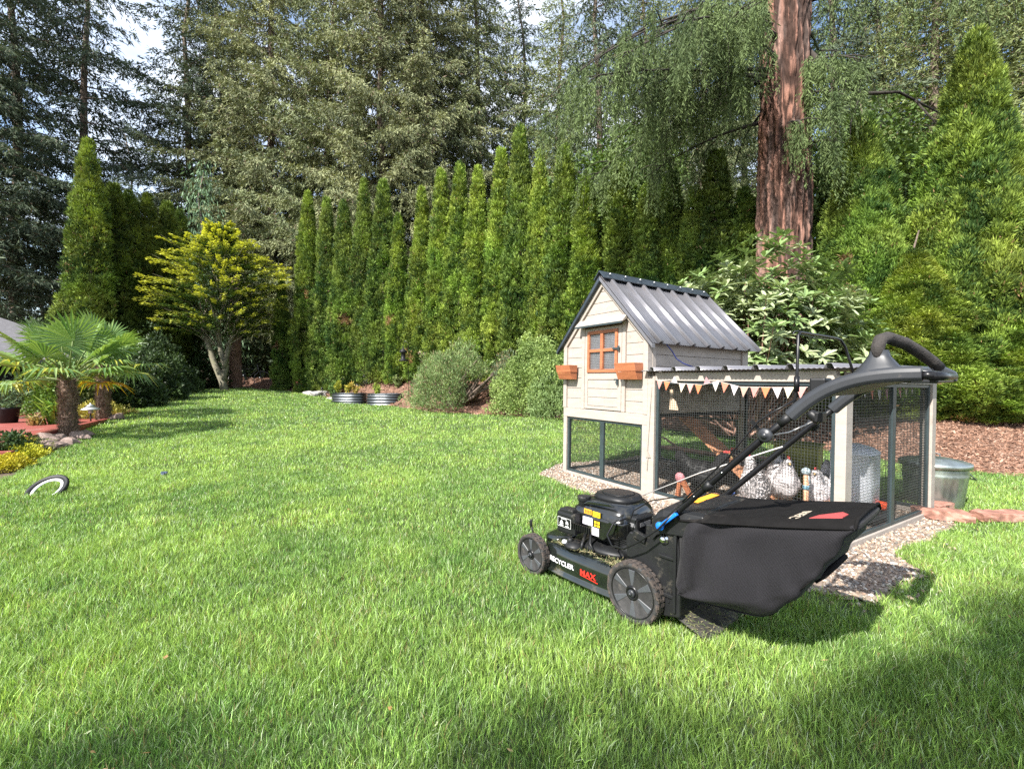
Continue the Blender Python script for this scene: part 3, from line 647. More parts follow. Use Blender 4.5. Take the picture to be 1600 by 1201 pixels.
def T(u, v, z): return Vector((u, -v, z))
SPOKEM = mat('grey_spoke_plastic', (.060, .064, .072), .36, var=.12, dirt=(.10, .09, .08), dirt_amt=.05)
def wheel(u, v, R, wid, nm, ntread, face):
    """face = +1 when the hub cap looks to the mower's left"""
    r0 = empty('wheel', T(u, v, R)); r0.parent = mw; n = 60; R1 = R * .985
    y0, y1 = 0, -wid           # outer face at y=0, tyre runs inward
    ax = (0, -1, 0)
    MB().lathe([(R * .80, .004), (R * .83, -.002), (R * .93, -.003), (R * .965, .002), (R1 * .98, .008), (R1 * .98, wid - .006), (R * .95, wid), (R * .80, wid - .004)], n, (0, 0, 0), ax).build('tyre', SIDEW, r0)
    m = MB()
    for k in range(ntread):
        a0 = 2 * math.pi * k / ntread
        for side in (0, 1):
            ya, yb = (.001, wid * .5 - .0015) if side == 0 else (wid * .5 + .0015, wid - .001); off = side * math.pi / ntread
            for (da, db, pa, pb) in ((.04, .50, 0, .50), (.56, .98, 0, .42), (.20, .94, .56, 1.0)):
                A0, A1 = a0 + off + 2 * math.pi / ntread * da, a0 + off + 2 * math.pi / ntread * db
                yy0 = ya + (yb - ya) * (pa if side == 0 else 1 - pb); yy1 = ya + (yb - ya) * (pb if side == 0 else 1 - pa)
                v = []
                for rr in (R1 * .965, R1 * 1.004):
                    for (A, y) in ((A0, yy0), (A1 - .02, yy0), (A1, yy1), (A0 + .03, yy1)): v.append((rr * math.cos(A), -y, rr * math.sin(A)))
                m.add(v, [(0,3,2,1),(4,5,6,7),(0,1,5,4),(1,2,6,5),(2,3,7,6),(3,0,4,7)])
        for q in range(1):    # shoulder lugs on the side wall
            A0, A1 = a0 + .02, a0 + 2 * math.pi / ntread * .7; v = []
            for y in (.004, -.0035):
                for (A, rr) in ((A0, R * .88), (A1, R * .90), (A1, R * .975), (A0, R * .965)): v.append((rr * math.cos(A), -y, rr * math.sin(A)))
            m.add(v, [(0,3,2,1),(4,5,6,7),(0,1,5,4),(1,2,6,5),(2,3,7,6),(3,0,4,7)])
    m.build('tread', TREAD, r0, .001, 1)
    rim = MB().lathe([(R * .82, .006), (R * .80, -.001), (R * .775, .001), (R * .755, .012), (R * .70, .024), (R * .28, .026), (R * .24, .006), (R * .22, .0), (R * .15, -.002), (R * .14, .004), (R * .06, .005), (0, .005)], 48, (0, 0, 0), ax).build('rim', TUBEM, r0)  # recess shade put into the colour: black disc behind lighter spokes
    m = MB()
    for k in range(6):         # raised tapering spokes between recesses
        a = 2 * math.pi * k / 6 + .5
        def q(rr, aa, y): return (rr * math.cos(aa), -y, rr * math.sin(aa))
        w0, w1 = .26, .19
        v = [q(R*.22, a-w0, .014), q(R*.22, a+w0, .014), q(R*.76, a+w1, .014), q(R*.76, a-w1, .014), q(R*.25, a-w0*.55, .003), q(R*.25, a+w0*.55, .003), q(R*.755, a+w1*.82, .001), q(R*.755, a-w1*.82, .001)]
        v += [q(R*.22, a-w0, .026), q(R*.22, a+w0, .026), q(R*.76, a+w1, .026), q(R*.76, a-w1, .026)]
        m.add(v, [(4,5,6,7)[::-1], (0,1,5,4)[::-1], (1,2,6,5)[::-1], (2,3,7,6)[::-1], (3,0,4,7)[::-1], (8,9,1,0)[::-1], (9,10,2,1)[::-1], (10,11,3,2)[::-1], (11,8,0,3)[::-1]])
    m.build('spoke_plate', SPOKEM, rim, .0015, 1)
    MB().lathe([(R * .13, .006), (R * .125, -.006), (R * .09, -.009), (0, -.010)], 24, (0, 0, 0), ax).build('hub_cap', GREYP, rim)
    MB().lathe([(.007, -.008), (.007, -.014), (.005, -.017), (0, -.018)], 8, (0, 0, 0), ax).build('axle_bolt', GREYP, rim)
    return r0
# the wheel's outer face looks to the left (+y): lathe axis -y runs inward
wheel(0, 0, .131, .046, 'rear', 16, 1); wheel(.63, 0, .106, .044, 'front', 14, 1)
for (u, R, nt_) in ((0, .131, 16), (.63, .106, 14)):
    w = wheel(u, .515, R, .046, 'far', nt_, -1); w.rotation_euler = (0, 0, math.pi)
# deck
def ring(cu, cv, ru, rv, z, q=4., k=64, off=0): return [T(x, y, z) for x, y in superell(cu, cv, ru - off, rv - off, q, k)]
D_ = (.315, .258, .345, .222)
deck = MB().loft([ring(*D_, z, 3.4, 72, o) for z, o in ((.052, .004), (.050, -.016), (.056, -.018), (.066, -.004), (.080, .0), (.10, -.004), (.14, .0), (.168, .008), (.182, .026), (.190, .06), (.196, .12), (.205, .15))]).build('deck', DECKM, mw)
MB().loft([ring(.29, .26, .19, .17, z, 2.6, 40, o) for z, o in ((.198, 0), (.213, .004), (.222, .016), (.228, .04))]).build('engine_mount', SATIN, mw)
# front bumper ridge and fender over the front wheel
m = MB().loft([ring(.55, .26, .09, .19, z, 3., 40, o) for z, o in ((.185, -.0), (.205, .006), (.212, .03))]); m.build('front_ridge', DECKM, mw)
# clippings caught on the deck
g = np.random.default_rng(2); fo = Fol(); n = 2600; uu = g.uniform(.02, .52, n); vvv = np.abs(g.normal(0, .045, n)) + .05; P = np.stack([uu, -vvv, .195 + 0 * uu + np.clip(vvv - .06, 0, .1) * .12], -1)
D = nrm(np.stack([g.normal(size=n), g.normal(size=n), np.abs(g.normal(size=n)) * .25], -1)); k = (fbm(P * 14, 3) > .46); P = P[k]; D = D[k]
cc = np.array([(.12,.13,.05),(.20,.17,.09),(.05,.05,.03),(.30,.26,.15),(.07,.10,.04)])[g.integers(0, 5, len(P))]; fo.add(P, D, perp(D, g), g.uniform(.008, .028, len(P)), .0035, cc); fo.build('grass_clippings', CHIP, mw)
# engine
MB().loft([ring(.285, .27, .13, .125, z, 3, 40, o) for z, o in ((.22, .03), (.245, .012), (.27, .0), (.30, .0))]).build('engine_block', SATIN, mw)
eng = MB().loft([ring(cu, .265, ru, rv, z, 3.6, 56, 0) for z, cu, ru, rv in ((.262, .29, .145, .125), (.285, .29, .165, .145), (.345, .285, .178, .155), (.362, .285, .180, .157), (.366, .285, .174, .151), (.385, .283, .172, .150), (.405, .28, .160, .138), (.425, .275, .142, .120), (.438, .27, .125, .105))]).build('engine_cover', GLOSSBLK, mw)
MB().loft([ring(.262, .265, a, b, z, 2.6, 48, 0) for z, a, b in ((.436, .118, .104), (.452, .112, .100), (.461, .104, .093), (.464, .095, .086))]).build('recoil_cover', SATIN, eng)
MB().loft([ring(.262, .265, a, b, z, 2.6, 48, 0) for z, a, b in ((.4645, .080, .072), (.4685, .076, .068), (.4690, .066, .058))]).build('recoil_disc', SATIN, eng)
m = MB()
for k in range(9):           # cooling slots
    a = -.0 + k * .012; m.box((.13 + a, .115, .375), (.136 + a, .1235, .402))
m.build('cooling_slots', TUBEM, eng)
MB().prism([(.37, .412), (.335, .436), (.20, .447), (.17, .436), (.30, .420)], -.115, -.125).build('cover_rib', GLOSSBLK, eng, .004)
# fuel cap
cap = MB().lathe([(.026, 0), (.027, .035), (.031, .037), (.033, .044), (.033, .056), (.030, .060), (0, .061)], 28, T(.385, .145, .385)); 
for k in range(12): a = k * math.pi / 6; cap.box((.385 + .030 * math.cos(a) - .003, -.145 + .030 * math.sin(a) - .003, .43), (.385 + .030 * math.cos(a) + .003, -.145 + .030 * math.sin(a) + .003, .446))
cap.build('fuel_cap', SATIN, mw, .001, 1)
MB().loft([ring(.385, .150, .055, .045, z, 2.6, 32, o) for z, o in ((.335, 0), (.375, .0), (.392, .010), (.398, .02))]).build('fuel_neck', GLOSSBLK, mw)
# air filter box on the left front
af = MB().box((.385, -.135, .252), (.505, -.065, .362)).build('air_filter_box', SATIN, mw, .014, 3)
MB().box((.372, -.142, .262), (.386, -.060, .368)).build('filter_seam', SATIN, mw, .004)
MB().prism([(.39, .35), (.50, .35), (.485, .376), (.40, .380)], -.13, -.07).build('filter_top', SATIN, af, .006)
# stickers
def plate(n_, a, b, m_, parent=mw, bev=0): return MB().box(a, b).build(n_, m_, parent, bev)
st = plate('filter_sticker', (.398, -.0648, .282), (.495, -.0636, .338), TUBEM)
m = MB(); X0, X1, Z0, Z1 = .402, .491, .286, .334; t = .0016
m.box((X0, -.0634, Z0), (X1, -.0628, Z0 + t)); m.box((X0, -.0634, Z1 - t), (X1, -.0628, Z1)); m.box((X0, -.0634, Z0 + t), (X0 + t, -.0628, Z1 - t)); m.box((X1 - t, -.0634, Z0 + t), (X1, -.0628, Z1 - t))
m.prism([(.478, .301), (.452, .301), (.465, .322)], -.0634, -.0628); m.prism([(.436, .304), (.418, .304), (.422, .318), (.434, .320)], -.0634, -.0628); m.box((.453, -.0634, .291), (.478, -.0628, .296)); m.box((.417, -.0634, .291), (.438, -.0628, .296)); m.box((.43, -.0634, .326), (.468, -.0628, .329))
m.build('sticker_symbols', WHL, st)
ys = -.1085
def stk(n_, u0, u1, z0, z1, m_, y=ys): return plate(n_, (u0, y, z0), (u1, y + .0012, z1), m_)
s1 = stk('warning_sticker', .305, .352, .372, .396, ORG, -.1078); s2 = stk('warning_sticker', .252, .297, .368, .394, YEL, -.1070)
m = MB(); [m.box((.31 + i * .010, -.1064, .376), (.316 + i * .010, -.1058, .392)) for i in range(4)]; m.build('sticker_symbols', mat('dark_print', (.25, .08, .01), .6), s1)
m = MB(); m.prism([(.258, .373), (.270, .373), (.264, .388)], -.1057, -.1051); [m.box((.274, -.1057, .375 + i * .005), (.292, -.1051, .3775 + i * .005)) for i in range(3)]; m.build('sticker_symbols', mat('dark_print', (.25, .08, .01), .6), s2)
s3 = stk('label', .300, .362, .318, .356, WHT, -.1085); s4 = stk('label', .262, .305, .276, .314, WHT, -.1100)
m = MB(); [m.box((.306, -.1072, .324 + i * .005), (.352 - (i % 3) * .008, -.1066, .3258 + i * .005)) for i in range(6)]; m.build('fine_print', mat('grey_print', (.3, .3, .35), .6), s3)
s5 = stk('warning_sticker', .252, .293, .318, .354, TUBEM, -.1095)
m = MB()
for a, b in ((.275, .337), (.256, .337), (.275, .321), (.256, .321)): m.prism([(a, b), (a + .014, b), (a + .012, b + .013), (a + .006, b + .009), (a + .002, b + .014)], -.1082, -.1076)
m.build('sticker_symbols', YEL, s5)
# plate carrying the stickers under the cover
MB().prism([(.372, .37), (.25, .37), (.16, .36), (.18, .31), (.24, .262), (.30, .27), (.372, .31)], -.125, -.111).build('side_shroud', GLOSSBLK, mw, .004)
m = MB(); m.tube([T(.36, .13, .262), T(.345, .085, .225), T(.34, .07, .20)], .008); m.tube([T(.32, .12, .28), T(.30, .09, .235), T(.27, .08, .21)], .006); m.lathe([(.016, 0), (.016, .03), (.01, .034), (0, .034)], 18, T(.415, .075, .205), (0, 0, 1)); m.build('carburettor_parts', SATIN, mw)
MB().lathe([(.058, 0), (.05, .012), (.03, .028), (0, .034)], 28, T(.40, .095, .195)).build('deck_dome', SATIN, mw)
MB().lathe([(.013, 0), (.015, .006), (.010, .016), (0, .018)], 18, T(.445, .065, .205)).build('wash_port', mat('pale_plastic', (.5, .52, .55), .3), mw)
# fins of the cylinder under the cover, starter and spark plug lead
m = MB(); [m.box((.10, -.36, .215 + i * .009), (.20, -.15, .219 + i * .009)) for i in range(8)]; m.build('cooling_fins', SATIN, mw)
mu = MB().box((.085, -.30, .33), (.155, -.165, .395)).build('muffler_guard', SATIN, mw, .010); plate('guard_label', (.0835, -.275, .35), (.0848, -.19, .368), mat('grey_label', (.16, .16, .165), .5), mu)
plate('guard_label', (.095, -.1645, .35), (.147, -.1636, .368), mat('grey_label', (.16, .16, .165), .5), mu)
MB().lathe([(.06, 0), (.06, .05), (.045, .062), (0, .064)], 28, T(.13, .20, .20)).build('drive_cover', SATIN, mw)
# height lever at the front left
m = MB(); m.tube([T(.655, .055, .15), T(.663, .048, .21), T(.668, .044, .235)], .0045, 8); m.ball(T(.672, .042, .255), (.010, .006, .024), 12, 8); m.build('height_lever', SATIN, mw)
# axle arms
m = MB(); m.bar(T(.63, .05, .105), T(.52, .06, .13), .02, .03); m.bar(T(.63, .49, .105), T(.52, .47, .13), .02, .03); m.tube([T(.63, .03, .106), T(.63, .50, .106)], .008); m.tube([T(0, .03, .131), T(0, .50, .131)], .008); m.build('axle', TUBEM, mw)
# lettering on the deck side
def on_left(u, z, y): return (u, -y, z)
def deckside(u, z): return .258 - (.222 + .001) * (1 - min(1, abs((u - .315) / .345)) ** 3.4) ** (1 / 3.4)
def deck_text(txt, size, m_, u0, z0, sx, zs=1.):
    o = text_mesh(txt, m_, deck)
    for v in o.data.vertices:
        x, y, z = v.co; u = u0 - x * sx; v.co = (u, -deckside(u, 0) + .0062 + z * .8, z0 + y * zs)
    return o
deck_text('RECYCLER', .033, WHL, .527, .105, 1.12); deck_text('MAX', .038, REDL, .312, .100, 1.15)
m = MB()
def ds(u, e): return -deckside(u, 0) + e
for (ua, ub, za, zb) in ((.31, .275, .097, .095), (.275, .24, .095, .0925), (.24, .205, .0925, .089)): m.add([(ua, ds(ua, .0072), za), (ub, ds(ub, .0072), zb), (ub, ds(ub, .0072), zb + .0035), (ua, ds(ua, .0072), za + .003)], [(0, 1, 2, 3)])
m.build('lettering_swash', REDL, deck)
# side brackets, rear housing and rear door
for v0, v1 in ((.050, .068), (.455, .473)):
    m = MB().prism([(.055, .16), (.065, .34), (.045, .372), (.0, .365), (-.03, .352), (-.035, .425), (-.175, .435), (-.195, .30), (-.19, .085), (-.10, .06), (-.03, .12)], -v1, -v0); m.build('side_bracket', SATIN, mw, .005)
m = MB(); m.bar(T(-.04, .045, .36), T(.02, .045, .375), .02, .03); m.bar(T(-.17, .046, .10), T(-.175, .046, .42), .012, .012); m.bar(T(-.10, .046, .315), T(-.17, .046, .315), .01, .012); m.bar(T(-.09, .046, .16), T(-.17, .046, .16), .01, .014)
for k in range(4): m.bar(T(-.09 - .02 * k, .047, .19), T(-.105 - .02 * k, .047, .13 + .0 * k), .004, .006)
m.build('bracket_ribs', SATIN, mw, .002)
MB().box((-.18, -.455, .07), (-.02, -.068, .36)).build('rear_housing', SATIN, mw, .01)
m = MB().lathe([(.021, 0), (.021, .004), (.014, .006), (.013, .016), (.009, .020), (0, .021)], 24, T(-.123, .049, .385), (0, 1, 0)); m.build('pivot_bolt', CHROME, mw)
# rear door lying on top of the bag mouth
m = MB(); m.loft([[T(u, v, z + dz) for v, dz in ((.035, -.10), (.033, -.03), (.040, -.008), (.060, 0), (.24, .010), (.43, 0), (.450, -.008), (.458, -.03), (.456, -.07), (.445, -.06), (.43, -.012), (.24, -.002), (.062, -.012), (.048, -.03), (.046, -.10))] for u, z in ((-.075, .470), (-.095, .497), (-.125, .512), (-.20, .520), (-.285, .524), (-.292, .520))], sm=False); m.build('rear_door', SATIN, mw, .003)
m = MB(); m.loft([[T(u, v, z + dz) for v, dz in ((.06, .002), (.43, .002), (.43, -.006), (.06, -.006))] for u, z in ((-.285, .524), (-.33, .515), (-.36, .505))], sm=False); m.build('door_lip', SATIN, mw, .002)
MB().prism([(-.17, .5275), (-.205, .5285), (-.205, .530), (-.17, .5295)], -.36, -.17).build('warning_sticker', ORG, mw)
# bag
def bagring(t):
    """cross-section of the bag at t along it, 0 mouth to 1 rear seam"""
    u = -.185 - .565 * t
    zt = .497 + .105 * t; zb = .165 + .02 * t + .10 * t ** 2.2 + .29 * max(0, (t - .52) / .48) ** 1.5
    v0 = .036 + .02 * t ** 3 - .012 * math.sin(math.pi * t); v1 = .455 - .075 * t ** 2
    return u, zt, zb, v0, v1
rings = []; K = 72; NR = 34
for i in range(NR + 1):
    t = i / NR; u, zt, zb, v0, v1 = bagring(t); cu, cz = (v0 + v1) / 2, (zt + zb) / 2
    q = 9. if t < .9 else 9 - 45 * (t - .9); R = []
    for (a, b) in superell(0, 0, 1, 1, max(q, 4), K):
        v = cu + a * (v1 - v0) / 2; z = cz + b * (zt - zb) / 2
        rise = max(0, -a) * .0
        uu = u
        if a < -.8:   # near side cloth: folds fan from the lower front corner
            h = (b + 1) / 2; ang = math.atan2(h * .33, t * .6 + .02); dist = math.hypot(h * .33, t * .6)
            v += .024 * math.sin(ang * 13 + 1.2) * math.exp(-((dist - .22) / .17) ** 2) + .009 * math.sin(t * 9 + h * 5) * math.sin(math.pi * h)
        if b > .9: z += .006 * math.sin(t * 7 + 1) * (1 - abs(a)) - .012 * math.sin(math.pi * min(1, t * 1.15)) * (1 - a * a)
        if t > .55 and b < .3: v += .005 * math.sin(z * 90); uu += .006 * math.sin(z * 70 + v * 20)
        R.append(T(uu + .035 * b * t * 0, v, z))
    rings.append(R)
# closed rear: shrink
u, zt, zb, v0, v1 = bagring(1.0)
for sh, du in ((.95, -.006), (.84, -.010), (.5, -.012), (.1, -.012)):
    cu, cz = (v0 + v1) / 2, (zt + zb) / 2
    rings.append([T(u + du, cu + a * (v1 - v0) / 2 * sh, cz + b * (zt - zb) / 2 * sh) for a, b in superell(0, 0, 1, 1, 4.5, K)])
BAGM, bt, bb, bo = mat_base('woven_bag_cloth')
co = N(bt, 'ShaderNodeTexCoord'); mp = N(bt, 'ShaderNodeMapping'); mp.inputs['Rotation'].default_value = (0, R_(52), 0); mp.inputs['Scale'].default_value = (1, .001, 1); bt.links.new(co.outputs['Object'], mp.inputs[0])
ck = N(bt, 'ShaderNodeTexWave'); ck.inputs['Scale'].default_value = 90; ck.wave_type = 'BANDS'; ck.bands_direction = 'X'; bt.links.new(mp.outputs[0], ck.inputs[0])
ck2 = N(bt, 'ShaderNodeTexWave'); ck2.inputs['Scale'].default_value = 110; ck2.bands_direction = 'Z'; bt.links.new(mp.outputs[0], ck2.inputs[0])
mm_ = N(bt, 'ShaderNodeMath', operation='MULTIPLY'); bt.links.new(ck.outputs['Fac'], mm_.inputs[0]); bt.links.new(ck2.outputs['Fac'], mm_.inputs[1])
rp = N(bt, 'ShaderNodeValToRGB'); rp.color_ramp.elements[0].color = (.0035, .0035, .004, 1); rp.color_ramp.elements[1].color = (.042, .040, .046, 1); rp.color_ramp.elements[1].position = .8
bt.links.new(mm_.outputs[0], rp.inputs[0]); bt.links.new(rp.outputs[0], bb.inputs['Base Color']); bb.inputs['Roughness'].default_value = .7; bb.inputs['Specular IOR Level'].default_value = .12; bb.inputs['Sheen Weight'].default_value = .04
bp = N(bt, 'ShaderNodeBump'); bp.inputs['Strength'].default_value = .35; bp.inputs['Distance'].default_value = .002; bt.links.new(mm_.outputs[0], bp.inputs['Height']); bt.links.new(bp.outputs[0], bb.inputs['Normal'])
bag = MB().loft(rings).build('grass_bag', BAGM, mw)
TOPM = mat('plain_bag_cloth', (.008, .0075, .0075), .85, spec=.12, var=.2, scale=20, bump=.3, bscale=300, dirt=(.05, .045, .04), dirt_amt=.15)
# plain cloth top, a finger wider than the bag, with piping
rows = []
for i in range(25):
    t = .02 + .985 * i / 24; u, zt, zb, v0, v1 = bagring(t); row = []
    for j in range(15):
        a = -1 + 2 * j / 14; v = (v0 + v1) / 2 + a * ((v1 - v0) / 2 + .004); edge = max(0, abs(a) - .86) / .14
        row.append(T(u, v, zt + .007 + .008 * math.sin(t * 7 + 1) * (1 - abs(a)) - .010 * math.sin(math.pi * min(1, t * 1.15)) * (1 - a * a) - .022 * edge ** 2))
    rows.append(row)
V = [p for r in rows for p in r]; Vb = [p - Vector((0, 0, .004)) for p in V]; nf_ = len(V); F = []
for i in range(24):
    for j in range(14): a = i*15+j; F.append((a, a+1, a+16, a+15)); F.append((nf_+a, nf_+a+15, nf_+a+16, nf_+a+1))
for i in range(24):
    for j in (0, 14): a = i*15+j; F.append((a, a+15, nf_+a+15, nf_+a))
for j in range(14):
    for i in (0, 24): a = i*15+j; F.append((a, a+1, nf_+a+1, nf_+a))
top = MB().add(V, F, True).build('bag_top', TOPM, bag)
m = MB(); e = [rows[i][0] + Vector((0, .001, -.001)) for i in range(25)]; m.tube(e, .0035, 6); e = rows[24]; m.tube([p + Vector((-.003, 0, 0)) for p in e], .005, 6); m.build('piping', TOPM, bag)
m = MB(); hp_ = []
for tq, vq, dz_ in ((.80, .10, .004), (.84, .115, -.012), (.87, .17, -.018), (.88, .23, -.020), (.87, .29, -.018), (.84, .33, -.012), (.80, .345, .004)):
    uq, _, zbq, _, _ = bagring(tq); hp_.append(T(uq, vq, zbq + dz_))
m.tube(hp_, .010, 10); m.build('bag_handle', TOPM, bag)
m = MB(); m.tube([T(-.60, .052, .335), T(-.63, .052, .375), T(-.655, .055, .41)], .0025, 6); m.build('bag_seam', TOPM, bag)
def topz(t, a=0.): u, zt, *_ = bagring(t); return u, zt + .007 + .008 * math.sin(t * 7 + 1) * (1 - abs(a)) - .010 * math.sin(math.pi * min(1, t * 1.15)) * (1 - a * a)
tt = text_mesh('REC', mat('cream_lettering', (.42, .36, .28), .6), top)
for v_ in tt.data.vertices:      # lay the letters on the curved cloth, reading from the far side to the near edge
    x, y, z = v_.co; u = -.572 - y; vv_ = .215 - x * 2.15; t = (-.185 - u) / .565; _, _, _, v0, v1 = bagring(t); a = (vv_ - (v0 + v1) / 2) / ((v1 - v0) / 2)
    v_.co = (u, -vv_, topz(t, a)[1] + .0022 + z - (.022 * max(0, (abs(a) - .86) / .14) ** 2))
m = MB(); u0, z0 = topz(.785, -.7); u1, z1 = topz(.94, -.7)
m.add([T(u0, .075, z0 + .002), T(u1, .085, z1 + .003), T(u1 - .005, .135, z1 + .004), T(u1 + .015, .155, z1 + .003), T(u0 - .012, .135, z0 + .003), T(u0, .075, z0 - .001), T(u1, .085, z1), T(u1 - .005, .135, z1), T(u1 + .015, .155, z1), T(u0 - .02, .135, z0 - .001)], [(4,3,2,1,0), (5,6,7,8,9), (0,1,6,5), (1,2,7,6), (2,3,8,7), (3,4,9,8), (4,0,5,9)]); m.build('red_patch', mat('faded_red_print', (.38, .06, .06), .6), top)
# trailing shield
m = MB(); pts = []
for i in range(9):
    s_ = i / 8; u = -.13 - .15 * s_
    for j in range(13): v = .07 + .37 * j / 12; pts.append(T(u + .02 * math.sin(math.pi * j / 12) * -s_, v, .085 - .045 * s_ + .006 * math.sin(v * 30) * s_ - .008 * s_))
F = [(i*13+j, i*13+j+1, (i+1)*13+j+1, (i+1)*13+j) for i in range(8) for j in range(12)]
v2 = [p + Vector((0, 0, -.005)) for p in pts]; F2 = [tuple(q + len(pts) for q in f[::-1]) for f in F]; sd_ = [(i*13, (i+1)*13, (i+1)*13+117, i*13+117) for i in range(8)] + [(i*13+12, i*13+12+117, (i+1)*13+12+117, (i+1)*13+12) for i in range(8)] + [(104+j, 105+j, 222+j, 221+j) for j in range(12)]
sh = MB().add(pts + v2, F + F2 + sd_, True).build('trailing_shield', mat('muddy_rubber', (.035, .033, .028), .8, var=.5, scale=30, dirt=(.10, .09, .05), dirt_amt=.4, dscale=20), mw)
fo = Fol(); n = 420; ii = g.integers(0, 117, n); PP = np.array([tuple(pts[k]) for k in ii]) + g.normal(0, .012, (n, 3)) * np.array([1, 1, 0]) + np.array([0, 0, .004]); D = nrm(np.stack([g.normal(size=n), g.normal(size=n), .05 * g.normal(size=n)], -1)); fo.add(PP, D, perp(D, g, np.array([[0, 0, 1.]])), g.uniform(.012, .035, n), .003, np.array([(.22,.24,.10),(.30,.27,.15),(.14,.2,.06)])[g.integers(0, 3, n)]); fo.build('grass_clippings', CHIP, sh)
# handle
HB = [(-.118, .44), (-.13, .455), (-.515, .852), (-.60, .935)]
def hz(v): return [T(u, v, z) for u, z in HB]
for v in (.030, .495):
    MB().tube(hz(v), .0125, 14).build('handle_tube', TUBEM, mw)
    s = -1 if v < .2 else 1
    k = MB(); k.lathe([(.024, 0), (.024, .008), (.018, .012), (.010, .013), (.009, .018), (0, .019)], 26, T(-.515, v + s * .012, .852), (0, -s, 0)); k.build('clamp_knob', GREYP, mw)
    for a in (.35, .62): MB().lathe([(.0035, 0), (.003, .002), (0, .0025)], 10, T(-.13 + (-.385) * a * 1.0, v + s * .0125, .455 + .397 * a), (0, -s, 0)).build('rivet', CHROME, mw)
def arc_pts(v): return [(-.585, .920), (-.63, .966), (-.68, 1.005), (-.74, 1.034), (-.80, 1.049), (-.86, 1.056), (-.905, 1.057)]
for v in (.030, .495):
    rs = []
    P0 = np.array(arc_pts(v)); tq = np.linspace(0, 6, 31); P = [(float(np.polyval(pu_, q)), float(np.polyval(pz_, q))) for q in tq for pu_, pz_ in [(np.polyfit(range(7), P0[:, 0], 4), np.polyfit(range(7), P0[:, 1], 4))]]
    for i, (u, z) in enumerate(P):
        a = P[max(0, i-1)]; b = P[min(len(P)-1, i+1)]; d = Vector((b[0]-a[0], 0, b[1]-a[1])).normalized(); nn_ = Vector((-d.z, 0, d.x)); nn_ = -nn_ if nn_.z < 0 else nn_; w = .017; h = .021
        rs.append([T(u, v, z) + Vector((0, x * w, 0)) + nn_ * (y * h) for x, y in ((-1, -.55), (-.6, -1), (.6, -1), (1, -.55), (1, .25), (.82, .7), (.5, 1), (-.5, 1), (-.82, .7), (-1, .25))])
    MB().loft(rs, sm=False).build('handle_arm', GREYP, mw, .002)
    MB().tube([T(-.90, v, 1.053), T(-.93, v, 1.052)], .012, 12).build('handle_end', TUBEM, mw)
# bottom bar linking the two arms, console and loop grip
MB().tube([T(-.925, .02, 1.050), T(-.93, .26, 1.050), T(-.925, .505, 1.050)], .0125, 12).build('cross_bar', TUBEM, mw)
m = MB(); m.loft([[T(u, v, z) for u, z in ((-.66, 1.0), (-.72, 1.035), (-.80, 1.056), (-.83, 1.04), (-.74, 1.012), (-.68, .985))] for v in (.05, .26, .475)], sm=False); m.build('handle_bridge', SATIN, mw, .004)
MB().box((-.675, -.13, 1.0), (-.63, -.055, 1.045)).build('cable_housing', SATIN, mw, .006)
for v, s in ((.115, 1),):
    rs = []
    for z, cu_, a, b in ((1.040, -.80, .075, .050), (1.062, -.80, .066, .044), (1.085, -.797, .045, .032), (1.11, -.795, .028, .022), (1.13, -.795, .022, .018)): rs.append([T(cu_ + x, v + s * (z - 1.04) * .15 + y, z) for x, y in superell(0, 0, a, b, 3, 24)])
    MB().loft(rs).build('grip_wedge', GREYP, mw)
gp = [T(-.793, .118, 1.10), T(-.792, .122, 1.140), T(-.796, .135, 1.163), T(-.806, .165, 1.170), T(-.835, .25, 1.155), T(-.862, .32, 1.128), T(-.885, .375, 1.10), T(-.90, .40, 1.078)]
MB().tube(gp, [.017, .0175, .018, .0185, .0185, .018, .0175, .017], 16).build('loop_grip', FOAM, mw)
MB().loft([[T(u, v, z + dz) for dz, v in ((-.02, v0), (.014, v0 + .004), (.014, v0 + .050), (-.02, v0 + .056))] for u, z, v0, v in ((-.885, 1.088, .37, 0), (-.90, 1.075, .40, 0), (-.925, 1.058, .445, 0), (-.935, 1.050, .46, 0))], sm=False).build('grip_wedge', GREYP, mw, .006)
MB().loft([[T(u, v, z) for u, z in ((-.86, 1.03), (-.93, 1.03), (-.93, 1.062), (-.89, 1.07))] for v in (.10, .26, .48)], sm=False).build('rear_crossbar_cover', GREYP, mw, .005)
# blade bail of bent rod
bl = [T(-.585, .052, .925), T(-.592, .046, .965), T(-.598, .046, 1.02), T(-.600, .048, 1.185), T(-.602, .060, 1.195), T(-.615, .40, 1.195), T(-.622, .44, 1.19), T(-.63, .47, 1.165), T(-.640, .48, 1.12), T(-.66, .48, 1.045)]
m = MB(); m.tube(bl, .0048, 8); m.build('blade_bail', TUBEM, mw)
m = MB(); m.tube([T(-.597, .046, 1.0), T(-.598, .046, 1.05)], .0085, 8); m.build('bail_bracket', TUBEM, mw)
m = MB(); m.tube([T(-.600, .05, 1.188), T(-.604, .20, 1.186), T(-.612, .40, 1.189)], .0018, 5); m.tube([T(-.590, .03, 1.187), T(-.592, .04, 1.197), T(-.601, .052, 1.199)], .002, 5); m.build('bail_wire', GREYP, mw)
